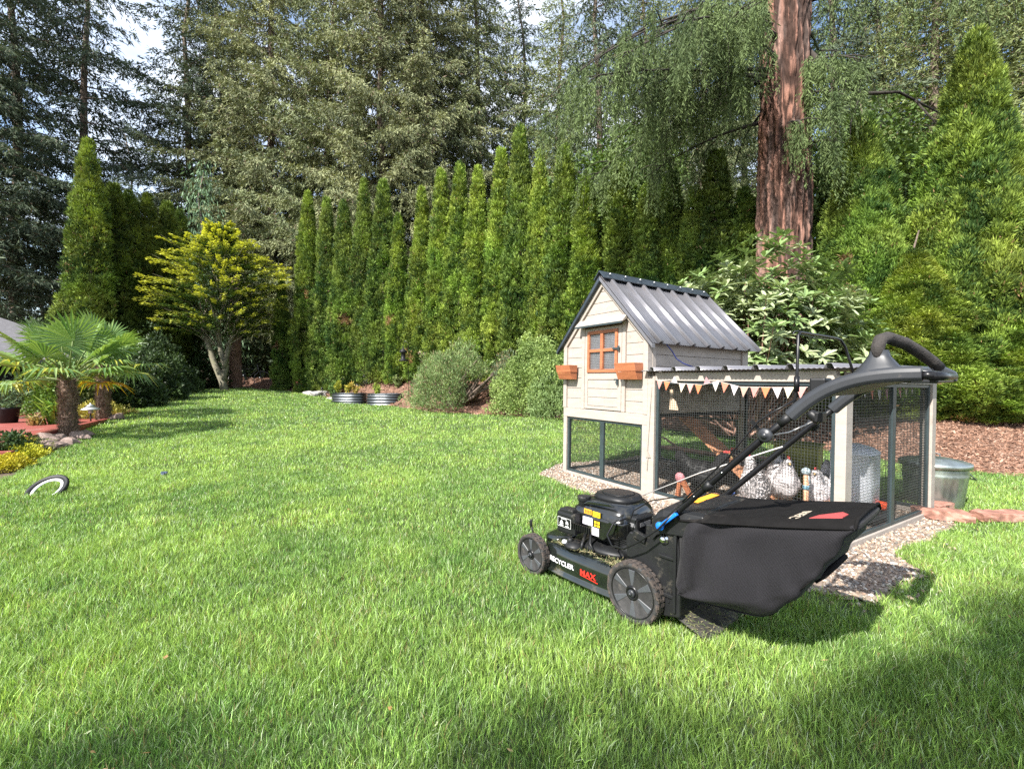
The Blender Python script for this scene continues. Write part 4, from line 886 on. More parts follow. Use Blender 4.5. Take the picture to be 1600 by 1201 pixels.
# cables and starter cord
CB = TUBEM
m = MB(); m.tube([T(-.60, .03, .975), T(-.545, .005, .935), T(-.50, .0, .90), T(-.46, -.004, .845), T(-.40, .0, .765), T(-.33, .01, .69), T(-.25, .012, .60), T(-.22, .012, .565)], .0032, 7); m.build('throttle_cable', CB, mw)
m = MB(); m.tube([T(-.24, .012, .59), T(-.12, .10, .545), T(.0, .14, .50), (T(.08, .13, .44)), T(.105, .12, .36), T(.10, .12, .30)], .0028, 7); m.build('brake_cable', CB, mw)
m = MB(); m.tube([T(-.20, .008, .53), T(-.13, -.012, .44), T(-.05, -.02, .37), T(.03, -.012, .315), T(.11, .01, .30), T(.16, .04, .325), T(.16, .09, .375), T(.12, .13, .395)], .0038, 8); m.build('drive_cable', CB, mw)
m = MB(); m.tube([T(.20, .33, .44), T(-.16, .27, .632), T(-.52, .16, .80)], .0025, 6); m.tube([T(-.52, .045, .85), T(-.56, .10, .86), T(-.60, .30, .90)], .0025, 6); m.build('starter_cord', mat('pale_cord', (.48, .46, .44), .7), mw)
m = MB(); m.lathe([(.016, -.02), (.02, -.012), (.018, .02), (.012, .026)], 16, T(-.595, .25, .905), (.6, 0, .5)); m.box((-.625, -.27, .89), (-.60, -.22, .925)); m.build('starter_handle', SATIN, mw, .003)
m = MB(); m.bar(T(-.50, .022, .86), T(-.475, .0, .90), .006, .012); m.build('cable_guide', SATIN, mw)
# blue quick-release levers
for v, s in ((.012, -1), (.513, 1)):
    m = MB(); m.lathe([(.017, 0), (.018, .010), (.012, .014), (0, .015)], 20, T(-.128, v, .448), (0, -s, 0)); m.bar(T(-.135, v + s * .006, .455), T(-.200, v + s * .004, .515), .014, .018, (0, 1, 0)); m.build('release_lever', BLUEP, mw, .003)
MB().tube([T(-.555, .03, .892), T(-.585, .03, .922)], .015, 12).build('tube_collar', SATIN, mw); MB().tube([T(-.30, .03, .628), T(-.325, .03, .654)], .0165, 12).build('cable_clip', SATIN, mw)
# ------------------------------------------------------------------ vegetation
def tint(o, c): o.color = (c[0], c[1], c[2], 1)
BARK = mat('grey_brown_bark', (.14, .105, .08), .9, var=.45, scale=5, stretch=(6, 6, 1), bump=.8, bscale=12)
DARKBARK = mat('dark_bark', (.035, .028, .022), .9, var=.4)
REDBARK = mat('reddish_bark', (.22, .125, .085), .9, var=.5, scale=4, stretch=(7, 7, 1), bump=.9, bscale=14, dirt=(.33, .27, .23), dirt_amt=.3, dscale=3)
TWIG = mat('bare_twig', (.22, .16, .10), .85, var=.3)
def stem_mesh(m, pts, r0, r1, n=7):
    k = len(pts); m.tube(pts, [r0 + (r1 - r0) * (i / (k - 1)) ** .8 for i in range(k)], n)
# --- arborvitae
def arb_mesh(name, H, R, seed, nclump, leafL, leafW, nl=6, tr_=.065, bump=1., bare=0.3, open_=.0, wide=1.0):
    g = np.random.default_rng(seed); f = Fol()
    def prof(t):   # radius along the height
        return R * (1.04 - .42 * np.clip(t, 0, 1)) * np.clip(1 - np.clip(t, 0, 1) ** (2.4 * wide), 0, 1) ** .8 * (.80 + .20 * sst(t / .15)) + .03
    n = nclump; t = 1 - np.sqrt(g.random(n)) * 0 - g.random(n); w = prof(t) / R; keep = g.random(n) < w + .12; t = t[keep]; n = len(t); th = g.uniform(0, 2 * math.pi, n)
    z = t * H; cyl = np.stack([np.cos(th) * 2.2, np.sin(th) * 2.2, z * .55], -1)
    def bil(q, k): return np.abs(2 * vn(q, k) - 1)
    b = (vn(cyl * .8 + seed, 1) - .5) * .34 + (bil(cyl * np.array([1.5, 1.5, 1.7]) + seed, 2) - .5) * .42 * bump + (bil(cyl * np.array([3.4, 3.4, 3.8]) + seed, 7) - .5) * .20 * bump
    r = prof(t) * (1 + b); inner = g.random(n) ** 4; r = r * (1 - .22 * inner)
    P = np.stack([r * np.cos(th), r * np.sin(th), z + .05], -1); O = np.stack([np.cos(th), np.sin(th), np.full(n, .25)], -1)
    lum = fbm(P * np.array([3.2, 3.2, 2.2]) + seed, 33, 3); hue = fbm(P * 1.3 + seed * 3, 77, 2)
    brown = (fbm(P * np.array([1.7, 1.7, 1.1]) + seed * 7, 91, 2) > .79) & (t < .5) & (g.random(n) < .75)
    # lumpy tufts of sprays with shaded hollows between them
    m = n // 3; sel = g.permutation(n)[:m]; idx, PP, dd = tuftify(P[sel], O[sel], g, nl * 3, tr_); n = len(idx)
    D = nrm(dd * .8 + np.array([0, 0, .75]) + g.normal(0, .30, (n, 3))); S = nrm(np.cross(D, nrm(dd + g.normal(0, .35, (n, 3))))); q = (lum[sel] - .5) * 1.9 + .5 + g.normal(0, .20, m)
    q = np.clip(q[idx] + g.normal(0, .13, n), 0, 1)[:, None]; c0 = np.array([.034, .074, .018]); c1 = np.array([.255, .350, .060]); c = c0 * (1 - q) + c1 * q
    c = c * (1 + (hue[sel][idx] - .5)[:, None] * np.array([.6, .1, .3])) * g.uniform(.8, 1.2, (n, 1)); bm = brown[sel][idx] | (g.random(n) < .006)
    c[bm] = np.array([.30, .19, .10]) * g.uniform(.6, 1.3, (bm.sum(), 1)); f.add(PP, D, S, leafL * g.uniform(.6, 1.35, n), leafW * g.uniform(.7, 1.3, n), c)
    return f.mesh(name)
def tuftify(P, O, g, k, rad):
    """k sprays round each tuft centre, fanning out of it"""
    n = len(P); idx = np.repeat(np.arange(n), k); d = nrm(g.normal(size=(n * k, 3)) + O[idx] * 1.1); sc = g.uniform(.5, 1.25, n)[idx][:, None]
    return idx, P[idx] + d * rad * sc * np.array([1, 1, 1.25]), d
def trunk_mesh(H, r, seed=0, lean=.0):
    m = MB(); g = random.Random(seed); pts = [(g.uniform(-1, 1) * .02 * H * i / 8 + lean * i / 8, g.uniform(-1, 1) * .01 * H * i / 8, -.1 + H * i / 8) for i in range(9)]; stem_mesh(m, pts, r, r * .15, 10); return m.mesh('trunk')
ARB = [arb_mesh('crown', 7.0, .62, 11, 10500, .095, .027, 8, bump=1.45), arb_mesh('crown', 7.0, .60, 12, 10500, .09, .027, 8, bump=1.45), arb_mesh('crown', 7.0, .66, 13, 11000, .10, .028, 8, bump=1.45)]
ARBT = trunk_mesh(6.2, .07)
for me in ARB: me.materials.append(SCALE_LEAF)
ARBT.materials.append(BARK)
def put_tree(name, crown, trunk, x, y, s, rz, lab, cat, group=None, col=(1, 1, 1), sz=None, dz=-.05):
    r = empty(name, (x, y, gz(x, y) + dz), rz, lab, cat, group); sz = sz or s; r.scale = (s, s, sz)
    t = bpy.data.objects.new('trunk', trunk); COL.objects.link(t); t.parent = r
    c = bpy.data.objects.new('crown', crown); COL.objects.link(c); c.parent = r; tint(c, col); return r
def fx(px_, D): return (px_ - 800) / F_PX * D
ordn = ['first', 'second', 'third', 'fourth', 'fifth', 'sixth', 'seventh', 'eighth', 'ninth', 'tenth', 'eleventh', 'twelfth', 'thirteenth', 'fourteenth', 'fifteenth', 'sixteenth', 'seventeenth', 'eighteenth', 'nineteenth', 'twentieth', 'twenty-first', 'twenty-second']
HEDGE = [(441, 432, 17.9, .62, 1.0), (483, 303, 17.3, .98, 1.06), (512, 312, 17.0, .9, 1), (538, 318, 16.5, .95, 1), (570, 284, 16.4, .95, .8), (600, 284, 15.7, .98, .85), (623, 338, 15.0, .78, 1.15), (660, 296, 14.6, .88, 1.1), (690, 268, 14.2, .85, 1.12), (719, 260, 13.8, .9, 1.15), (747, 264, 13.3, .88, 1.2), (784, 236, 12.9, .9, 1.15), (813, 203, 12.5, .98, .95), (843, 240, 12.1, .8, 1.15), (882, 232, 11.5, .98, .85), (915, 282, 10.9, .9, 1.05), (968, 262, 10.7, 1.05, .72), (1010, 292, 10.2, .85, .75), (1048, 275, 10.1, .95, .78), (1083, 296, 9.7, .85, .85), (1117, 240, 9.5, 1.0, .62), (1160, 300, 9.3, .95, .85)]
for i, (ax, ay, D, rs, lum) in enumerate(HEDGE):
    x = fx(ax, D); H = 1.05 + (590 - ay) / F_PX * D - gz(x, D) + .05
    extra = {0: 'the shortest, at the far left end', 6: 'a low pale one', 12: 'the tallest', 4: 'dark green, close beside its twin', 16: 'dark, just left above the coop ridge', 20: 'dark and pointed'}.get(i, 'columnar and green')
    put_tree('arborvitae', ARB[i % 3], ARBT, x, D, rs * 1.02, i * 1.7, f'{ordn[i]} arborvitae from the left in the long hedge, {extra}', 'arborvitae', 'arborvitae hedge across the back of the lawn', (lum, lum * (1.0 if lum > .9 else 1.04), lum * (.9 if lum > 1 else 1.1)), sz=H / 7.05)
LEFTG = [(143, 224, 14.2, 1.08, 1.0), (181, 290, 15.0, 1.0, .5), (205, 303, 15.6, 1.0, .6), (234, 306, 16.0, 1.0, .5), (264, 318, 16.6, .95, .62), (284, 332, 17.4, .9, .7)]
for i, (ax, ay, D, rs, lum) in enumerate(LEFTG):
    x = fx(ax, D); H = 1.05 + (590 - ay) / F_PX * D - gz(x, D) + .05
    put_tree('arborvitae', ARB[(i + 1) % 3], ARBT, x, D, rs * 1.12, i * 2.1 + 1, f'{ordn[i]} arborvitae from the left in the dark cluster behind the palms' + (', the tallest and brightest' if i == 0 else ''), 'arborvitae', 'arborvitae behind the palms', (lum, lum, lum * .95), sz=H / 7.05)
# right-hand group, close to the run
BIGA = arb_mesh('crown', 6.2, 1.35, 21, 40000, .075, .0165, 13, tr_=.075, bump=1.1, wide=.62); BIGB = arb_mesh('crown', 5.4, 1.25, 22, 30000, .075, .0165, 13, tr_=.075, bump=1.1, wide=.72)
for me in (BIGA, BIGB): me.materials.append(SCALE_LEAF)
for (nm, me, ax, ay, D, rs, rz, col, lab) in (
    ('arborvitae', BIGA, 1515, 62, 7.6, 1.0, .4, (1.05, 1.05, 1), 'huge broad arborvitae with pointed top right of the big reddish trunk'),
    ('arborvitae', BIGB, 1345, 190, 8.3, .98, 1.4, (.92, 1.0, .95), 'broad dark topped arborvitae pressed against the big reddish trunk'),
    ('arborvitae', BIGA, 1665, 235, 7.4, .9, 2.9, (1, 1, .95), 'arborvitae cut off by the right edge of the photo'),
    ('arborvitae', BIGB, 1425, 395, 7.3, .95, 4.0, (1.1, 1.08, 1), 'low rounded arborvitae in front of the two tall ones above the run'),
    ('arborvitae', BIGA, 1545, 470, 7.0, .80, 5.1, (1.12, 1.1, 1), 'short bushy arborvitae skirt above the bark mulch behind the dustbin'),
    ('arborvitae', BIGB, 1255, 400, 9.6, .7, 3.1, (.8, .85, .8), 'short dark arborvitae behind the rhododendron')):
    x = fx(ax, D); H = 1.05 + (590 - ay) / F_PX * D - gz(x, D) + .05; put_tree(nm, me, ARBT, x, D, rs, rz, lab, 'arborvitae', 'broad arborvitae right of the trunk', col, sz=H / (6.25 if me is BIGA else 5.45))

# --- conifers of the woods
def conifer_mesh(name, H, zb, Lmax, nb, seed, droop=.5, hang=.4, leafL=.26, leafW=.055, step=.20, dens=1., c0=(.030, .042, .024), c1=(.075, .095, .050), up=.15, brownp=.04, shape=1.1):
    g = np.random.default_rng(seed); f = Fol(); wood = MB(); ga = 2.39996
    for i in range(nb):
        t = (i + g.random()) / nb; z = zb + (H - zb) * t ** .92; L = Lmax * max(.06, (1 - t ** shape)) * g.uniform(.65, 1.15) + .35; az = i * ga + g.normal(0, .25)
        o = np.array([math.cos(az), math.sin(az), 0]); s = np.array([-o[1], o[0], 0]); k = 8; u = np.linspace(0, 1, k)
        bend = g.normal(0, .12); path = o * (L * u)[:, None] + s * (bend * L * u ** 2)[:, None]; path[:, 2] = z + L * (up * u - droop * u ** 2 * g.uniform(.6, 1.2) + .12 * u ** 4)
        if L > 1.0: wood.tube([tuple(p) for p in path[::2]] , [.022 * L ** .5 + .005, .015, .009, .004][:len(path[::2])], 4, cap=False)
        m = max(4, int(L / step * 2)); q = np.linspace(.10, 1, m); bp = np.stack([np.interp(q, u, path[:, a]) for a in range(3)], -1)
        side = np.where(np.arange(m) % 2 == 0, 1, -1); ll = (.32 * L * (1 - q) + .30) * g.uniform(.5, 1.25, m); ll = np.minimum(ll, 1.5)
        bd = nrm(o * .75 + s * side[:, None] * g.uniform(.5, 1.1, (m, 1)) + np.array([0, 0, -1]) * hang * g.uniform(.2, 1.6, (m, 1)) + g.normal(0, .15, (m, 3)))
        ns = np.maximum(2, (ll / (leafL * .42) * dens).astype(int)); idx = np.repeat(np.arange(m), ns); n = len(idx)
        v = g.random(n); P = bp[idx] + bd[idx] * (ll[idx] * v)[:, None]; P[:, 2] -= hang * .35 * ll[idx] * v ** 2; P += g.normal(0, .035, (n, 3))
        D = nrm(bd[idx] * .8 + g.normal(0, .45, (n, 3)) + np.array([0, 0, -1]) * hang * g.uniform(0, 1.2, (n, 1)))
        lum = np.clip(vn(P * .9 + seed, 5) * .7 + vn(P * 3 + seed, 6) * .5 - .1 + g.normal(0, .12, n), 0, 1)[:, None]
        c = np.array(c0) * (1 - lum) + np.array(c1) * lum; bm = g.random(n) < brownp; c[bm] = np.array([.12, .09, .06]) * g.uniform(.6, 1.3, (bm.sum(), 1))
        f.add(P, D, perp(D, g), leafL * g.uniform(.55, 1.3, n), leafW * g.uniform(.6, 1.4, n), c)
    return f.mesh(name), wood.mesh('branches')
def con(name, *a, **k):
    c, w = conifer_mesh(name, *a, **k); c.materials.append(NEEDLE); w.materials.append(BARK); return c, w
SPR = con('crown', 27, 1.2, 5.3, 185, 41, droop=.40, hang=.6, step=.17, dens=3.6, leafL=.18, leafW=.042, c0=(.068, .086, .044), c1=(.300, .320, .160), brownp=.06)      # greyish, dense
SPR2 = con('crown', 27, 2.0, 4.9, 175, 42, droop=.34, hang=.55, step=.17, dens=3.4, leafL=.18, leafW=.042, c0=(.062, .084, .044), c1=(.270, .305, .150), brownp=.08)
DRK = con('crown', 27, 4.0, 6.0, 92, 43, droop=.42, hang=.45, dens=2.6, leafL=.24, leafW=.05, c0=(.030, .048, .030), c1=(.095, .125, .078), up=.12)         # open, dark
DRK2 = con('crown', 27, 2.5, 5.4, 125, 44, droop=.50, hang=.5, dens=2.4, leafL=.24, leafW=.048, c0=(.036, .056, .032), c1=(.115, .150, .085))
LGT = con('crown', 25, 2.0, 5.0, 190, 45, droop=.22, hang=.25, dens=2.2, leafL=.22, leafW=.045, c0=(.09, .115, .045), c1=(.26, .30, .12), up=.2)
CT = trunk_mesh(25.5, .30, 4); CT.materials.append(BARK)
def put_con(px_, D, kind, s, rz, lab, col=(1, 1, 1), group='conifers of the woods behind the garden', sz=1., name='conifer'):
    x = fx(px_, D); r = empty(name, (x, D, gz(x, D) - .1), rz, lab, 'conifer', group); r.scale = (s, s, s * sz)
    t = bpy.data.objects.new('trunk', CT); COL.objects.link(t); t.parent = r
    w = bpy.data.objects.new('branches', kind[1]); COL.objects.link(w); w.parent = t
    c = bpy.data.objects.new('crown', kind[0]); COL.objects.link(c); c.parent = r; tint(c, col); return r
CON = [
 (-40, 19, DRK2, .95, 'dark drooping conifer at the left edge of the photo'), (28, 22, DRK, 1.05, 'open dark conifer with long boughs left of the bare upright trunk'),
 (136, 23, DRK, 1.0, 'dark conifer whose thin straight trunk shows against the sky on the left'), (205, 33, DRK2, .7, 'dark conifer behind the gap of open sky on the left'),
 (300, 25, DRK, 1.0, 'dark conifer with long boughs reaching into the sky gap above the yellow tree'), (352, 26, SPR2, 1.0, 'weathered grey green conifer just right of the sky gap'),
 (425, 25, SPR, 1.15, 'broad greyish spruce behind the yellow tree'), (520, 24.5, SPR2, 1.12, 'greyish spruce behind the left end of the hedge'), (600, 23, SPR, 1.1, 'greyish spruce with brown inner twigs behind the middle of the hedge'),
 (668, 24, SPR, 1.08, 'dense grey green spruce behind the pale low arborvitae'), (745, 26, SPR2, 1.1, 'dark conifer right of the grey spruces, above the hedge'), (815, 29, DRK2, 1.0, 'thin dark conifer in the blue gap above the tallest hedge tree'),
 (872, 26, LGT, .95, 'conifer with slim pale trunk showing in the gap right of the tallest hedge tree'), (935, 21, DRK2, .9, 'dark conifer behind the hanging boughs'), (1010, 24, LGT, .95, 'lighter green conifer seen through the hanging boughs'),
 (1095, 20, SPR2, .85, 'conifer behind the boughs left of the big reddish trunk'), (1165, 26, LGT, 1.0, 'tall light conifer just left of the big reddish trunk'), (1300, 18, DRK2, .85, 'dark conifer just right of the big reddish trunk'),
 (1372, 22, LGT, .95, 'light green conifer above the broad dark topped arborvitae'), (1450, 17, LGT, .85, 'conifer between the two tall broad arborvitae'), (1530, 19, LGT, .95, 'light green conifer behind the huge pointed arborvitae'), (1625, 16, LGT, .9, 'light green conifer at the right edge of the photo')]
cols = {0: (1, 1, 1)}
for i, (px_, D, k, s, lab) in enumerate(CON): put_con(px_, D, k, s, i * 1.37, lab, ((.9 + .2 * random.random(),) * 3))
far = [(-90, 38), (-10, 34), (70, 40), (130, 36), (200, 44), (262, 38), (330, 42), (400, 36), (470, 41), (540, 37), (610, 42), (690, 37), (760, 43), (850, 38), (920, 42), (990, 36), (1060, 41), (1130, 37), (1210, 42), (1290, 36), (1360, 41), (1440, 36), (1510, 40), (1590, 35), (1680, 38)]
for i, (px_, D) in enumerate(far): put_con(px_, D + 2.0, (DRK2, SPR2, LGT, DRK)[i % 4] if px_ > 700 else (DRK2, SPR2, DRK)[i % 3], .68, i * 2.1, f'{ordn[i] if i < 22 else ["twenty-third","twenty-fourth","twenty-fifth"][i-22]} from the left of the farthest conifers, deep in the woods', (.8, .85, .9), 'farthest conifers deep in the woods')

# --- the big fir with hanging boughs
FX, FY = fx(1222, 8.6), 8.6; fir = empty('fir_tree', (FX, FY, gz(FX, FY) - .1), 0, 'big old fir with thick reddish furrowed trunk and long hanging boughs', 'fir tree')
nz, na = 420, 150; zz = np.linspace(0, 17, nz)[:, None]; aa = np.linspace(0, 2 * math.pi, na, endpoint=False)[None, :]
rad = .53 - .012 * zz + .16 * np.exp(-zz * 1.6); cylp = np.stack([np.cos(aa) * 3.4 + 0 * zz, np.sin(aa) * 3.4 + 0 * zz, zz * 1.0 + 0 * aa], -1)
w = fbm(cylp * 1.0, 3, 2) - .5; c2 = cylp * np.array([3.0, 3.0, 2.2]) + w[..., None] * 1.6
furrow = 1 - np.abs(2 * vn(c2, 8) - 1); f2 = 1 - np.abs(2 * vn(c2 * np.array([2.1, 2.1, 3.2]), 9) - 1)
dep = (furrow ** 2 * .075 + f2 ** 2 * .030 + (vn(cylp * 9, 4) - .5) * .012); r_ = rad - dep
V = np.stack([r_ * np.cos(aa), r_ * np.sin(aa), zz + 0 * aa], -1).reshape(-1, 3); I = np.arange(nz * na).reshape(nz, na); J = np.roll(I, -1, 1); q = np.stack([I[:-1], J[:-1], J[1:], I[1:]], -1).reshape(-1, 4)
plate = np.clip(1 - furrow ** 2 * 1.5, 0, 1)[..., None] * np.array([.260, .135, .098]) + np.clip(furrow ** 2 * 1.5, 0, 1)[..., None] * np.array([.045, .026, .020]); gp_ = np.clip((fbm(cylp * np.array([1.5, 1.5, 1.2]), 14, 3) - .42) * 4, 0, 1)[..., None]; plate = plate * (1 - gp_ * .45) + np.array([.19, .155, .14]) * gp_ * .45 * (1 - furrow[..., None] ** 2 * .8); plate = plate * (.55 + .9 * vn(cylp * np.array([16, 16, 22]), 6)[..., None])
FBARK = mat_leaf('furrowed_bark', 0, .9, .15)
t_ = link('trunk', mesh_np('trunk', V, [q], plate[:-1].reshape(-1, 3), True), FBARK, fir)
def boughs(seed, specs, lumc=(1, 1, 1)):
    """long boughs with curtains of hanging branchlets"""
    g = np.random.default_rng(seed); f = Fol(); wd = MB(); tw = MB()
    for (az, z, L, rise, drop, dn) in specs:
        o = np.array([math.cos(az), math.sin(az), 0]); s = np.array([-o[1], o[0], 0]); u = np.linspace(0, 1, 12)
        path = o * (L * u + .3)[:, None] + s * (L * .12 * g.normal() * u ** 2)[:, None]; path[:, 2] = z + L * (rise * u - drop * u ** 2)
        wd.tube([tuple(p) for p in path[::2]] + [tuple(path[-1])], [.035 * L ** .3, .028, .022, .017, .013, .010, .006], 7)
        ns = int(L * 3.4 * dn)
        subs = [(path, L, 1.)]
        for k in range(ns):
            q = g.uniform(.12, .97); b = np.array([np.interp(q, u, path[:, a]) for a in range(3)]); sd_ = 1 if k % 2 else -1; l2 = (L * .36 * (1 - q) + .35) * g.uniform(.5, 1.2)
            d2 = nrm(o * .7 + s * sd_ * g.uniform(.5, 1.1)); v = np.linspace(0, 1, 6); p2 = b + d2 * (l2 * v)[:, None]; p2[:, 2] -= l2 * .45 * v ** 2; subs.append((p2, l2, .6)); wd.tube([tuple(p) for p in p2[::2]], [.014, .010, .006], 4, cap=False)
        for (pp_, LL, hf) in subs:   # hanging strings
            m = max(3, int(LL * 14 * dn)); q = g.uniform(.08, 1, m); uu = np.linspace(0, 1, len(pp_)); hp = np.stack([np.interp(q, uu, pp_[:, a]) for a in range(3)], -1) + g.normal(0, .02, (m, 3))
            hl = g.uniform(.22, .95, m) * (1.25 if hf == 1 else 1.0); sway = g.normal(0, .10, (m, 3)) + o * .08; sway[:, 2] = 0
            for a in np.nonzero(g.random(m) < .10)[0]: e = hp[a] + sway[a] * hl[a] + np.array([0, 0, -hl[a] * 1.1]); tw.tube([tuple(hp[a]), tuple((hp[a] + e) / 2 + g.normal(0, .015, 3)), tuple(e)], .0035, 3, cap=False)
            nn = np.maximum(4, (hl / .0125).astype(int)); idx = np.repeat(np.arange(m), nn); n = len(idx); v = g.random(n)
            P = hp[idx] + sway[idx] * (hl[idx] * v)[:, None] + np.array([0, 0, -1]) * (hl[idx] * v)[:, None]; sv = nrm(g.normal(size=(m, 3)) * np.array([1, 1, .1]))[idx] * np.where(g.random(n) < .5, 1, -1)[:, None]; off = g.random(n) * .075 * np.sin(np.pi * np.clip(v * .9 + .1, 0, 1)); P += sv * off[:, None] + np.array([0, 0, -.6]) * off[:, None] + g.normal(0, .008, (n, 3))
            D = nrm(g.normal(0, .22, (n, 3)) + np.array([0, 0, -.95]) + sv * .65 + sway[idx]); bare = (vn(hp * 2.2, seed) > .62)[idx] & (g.random(n) < .7)
            lum = np.clip(vn(P * 1.4, 7) * .8 + .1 + .45 * (v - .5) + g.normal(0, .13, n), 0, 1)[:, None]; c = (np.array([.038, .062, .022]) * (1 - lum) + np.array([.150, .205, .075]) * lum) * np.array(lumc)
            k = ~bare; f.add(P[k], D[k], perp(D[k], g), .085 * g.uniform(.6, 1.3, k.sum()), .0135 * g.uniform(.7, 1.3, k.sum()), c[k])
    return f, wd, tw
P_ = math.pi
specs = []
gg = random.Random(5)
for k in range(8): # reaching left across the picture, some towards the camera
    specs.append((P_ + gg.uniform(-.75, .75), gg.uniform(6.4, 11.5), gg.uniform(2.6, 4.4), gg.uniform(.0, .18), gg.uniform(.30, .55), 1.))
specs += [(P_ + .15, 6.3, 4.0, .05, .34, 1.), (P_ - .1, 7.0, 4.4, .05, .40, 1.), (P_ - .45, 5.6, 2.3, .0, .30, .9)]
specs += [(-P_ / 2 + .35, 6.3, 1.0, .1, .55, 1.8), (-P_ / 2 + .15, 5.7, .9, .1, .55, 1.8), (-P_ / 2 - .25, 5.2, .85, .1, .5, 1.3), (-P_/2 + .5, 4.9, .7, .1, .5, 1.6)]
for k in range(5): specs.append((gg.uniform(-.9, .7), gg.uniform(6.2, 11), gg.uniform(1.8, 3.6), gg.uniform(.0, .15), gg.uniform(.25, .5), .7))
for k in range(8): specs.append((gg.uniform(.8, 2.4), gg.uniform(6, 12), gg.uniform(2, 3.6), .05, .35, .6))
f_, wd_, tw_ = boughs(3, specs)
cr_ = f_.build('crown', NEEDLE, fir); wd_.add(tw_.v, tw_.f, True); limbs = wd_.build('limbs', DARKBARK, fir)
m = MB(); m.tube([(.4, -.1, 6.75), (.85, -.25, 6.15), (1.2, -.3, 5.85), (2.0, -.2, 5.95), (3.1, 0, 5.6)], [.05, .04, .034, .024, .01], 8); m.tube([(1.2, -.3, 5.85), (1.0, -.35, 5.3), (.95, -.4, 4.9)], [.02, .014, .006], 6); m.tube([(2.3, -.2, 5.8), (2.9, -.3, 5.0), (3.3, -.35, 4.3)], [.018, .014, .006], 6); m.build('bare_branch', DARKBARK, fir)

# --- broadleaf trees behind the hedge
def blob_tree(name, H, r, seed, n, leaf, c0, c1, zc=.68, flat=.8, lab='', x=0, y=0, cat='tree', group=None, lift=.0, lobes=26, droopy=.3, m_=None, trunk_r=.14, hollow=.75):
    g = np.random.default_rng(seed); root = empty(name, (x, y, gz(x, y) - .05), 0, lab, cat, group); wood = MB()
    ce = nrm(g.normal(size=(lobes, 3))) * g.uniform(.35, .85, (lobes, 1)) * np.array([r, r, r * flat]) + np.array([0, 0, H * zc]); rr = g.uniform(.22, .42, lobes) * r
    stem_mesh(wood, [(0, 0, -.1), (.03, .02, H * .25), (.0, .05, H * .45), (.05, 0, H * .75)], trunk_r, trunk_r * .3, 9)
    for c in ce: b = np.array([0, 0, min(H * .55, max(H * .18, c[2] * .6))]); stem_mesh(wood, [tuple(b), tuple((b + c) / 2 + g.normal(0, .08, 3) * r * .3), tuple(c)], trunk_r * .35, trunk_r * .08, 5)
    li = g.integers(0, lobes, n); d = nrm(g.normal(size=(n, 3))); P = ce[li] + d * (rr[li] * g.uniform(hollow, 1.05, n) * (1 + .5 * (vn(d * 3 + li[:, None], 3) - .5)))[:, None] * np.array([1, 1, .8])
    D = nrm(d * .5 + g.normal(0, .6, (n, 3)) + np.array([0, 0, -droopy])); lum = np.clip(vn(P * 1.5, seed) + g.normal(0, .2, n), 0, 1)[:, None]; c = np.array(c0) * (1 - lum) + np.array(c1) * lum
    f = Fol(); f.add(P, D, nrm(np.cross(D, np.array([0, 0, 1]) + g.normal(0, .5, (n, 3)))), leaf * g.uniform(.6, 1.25, n), leaf * .62 * g.uniform(.7, 1.2, n), c, .45)
    t = wood.build('trunk', BARK, root); f.build('crown', m_ or LEAF, root); return root
blob_tree('broadleaf_tree', 7.6, 2.6, 5, 26000, .12, (.045, .085, .02), (.13, .20, .045), .66, .75, 'leafy green maple rising behind the hedge under the hanging boughs', fx(1000, 13.6), 13.6, 'maple')
blob_tree('broadleaf_tree', 7.4, 2.4, 6, 24000, .12, (.045, .085, .02), (.13, .20, .045), .70, .75, 'leafy green maple showing behind the arborvitae right of the big trunk', fx(1330, 12), 12, 'maple')
blob_tree('broadleaf_tree', 6.6, 1.2, 8, 9000, .13, (.07, .13, .03), (.15, .25, .07), .70, 1.3, 'pale green upright maple peeping above the hedge left of the hanging boughs', fx(868, 13.5), 13.5, 'maple')
# weeping blue green cypress left of the spruces
c_, w_ = con('crown', 9.5, .6, 1.6, 120, 61, droop=.5, hang=1.6, leafL=.24, leafW=.05, c0=(.07, .13, .065), c1=(.20, .30, .17), up=.25, brownp=0)
x = fx(318, 19.5); r = empty('weeping_cypress', (x, 19.5, gz(x, 19.5)), 0, 'soft blue green weeping cypress behind the yellow tree', 'conifer'); t = bpy.data.objects.new('trunk', trunk_mesh(9, .12, 7)); COL.objects.link(t); t.parent = r; t.data.materials.append(BARK)
o = bpy.data.objects.new('crown', c_); COL.objects.link(o); o.parent = r; o = bpy.data.objects.new('branches', w_); COL.objects.link(o); o.parent = t

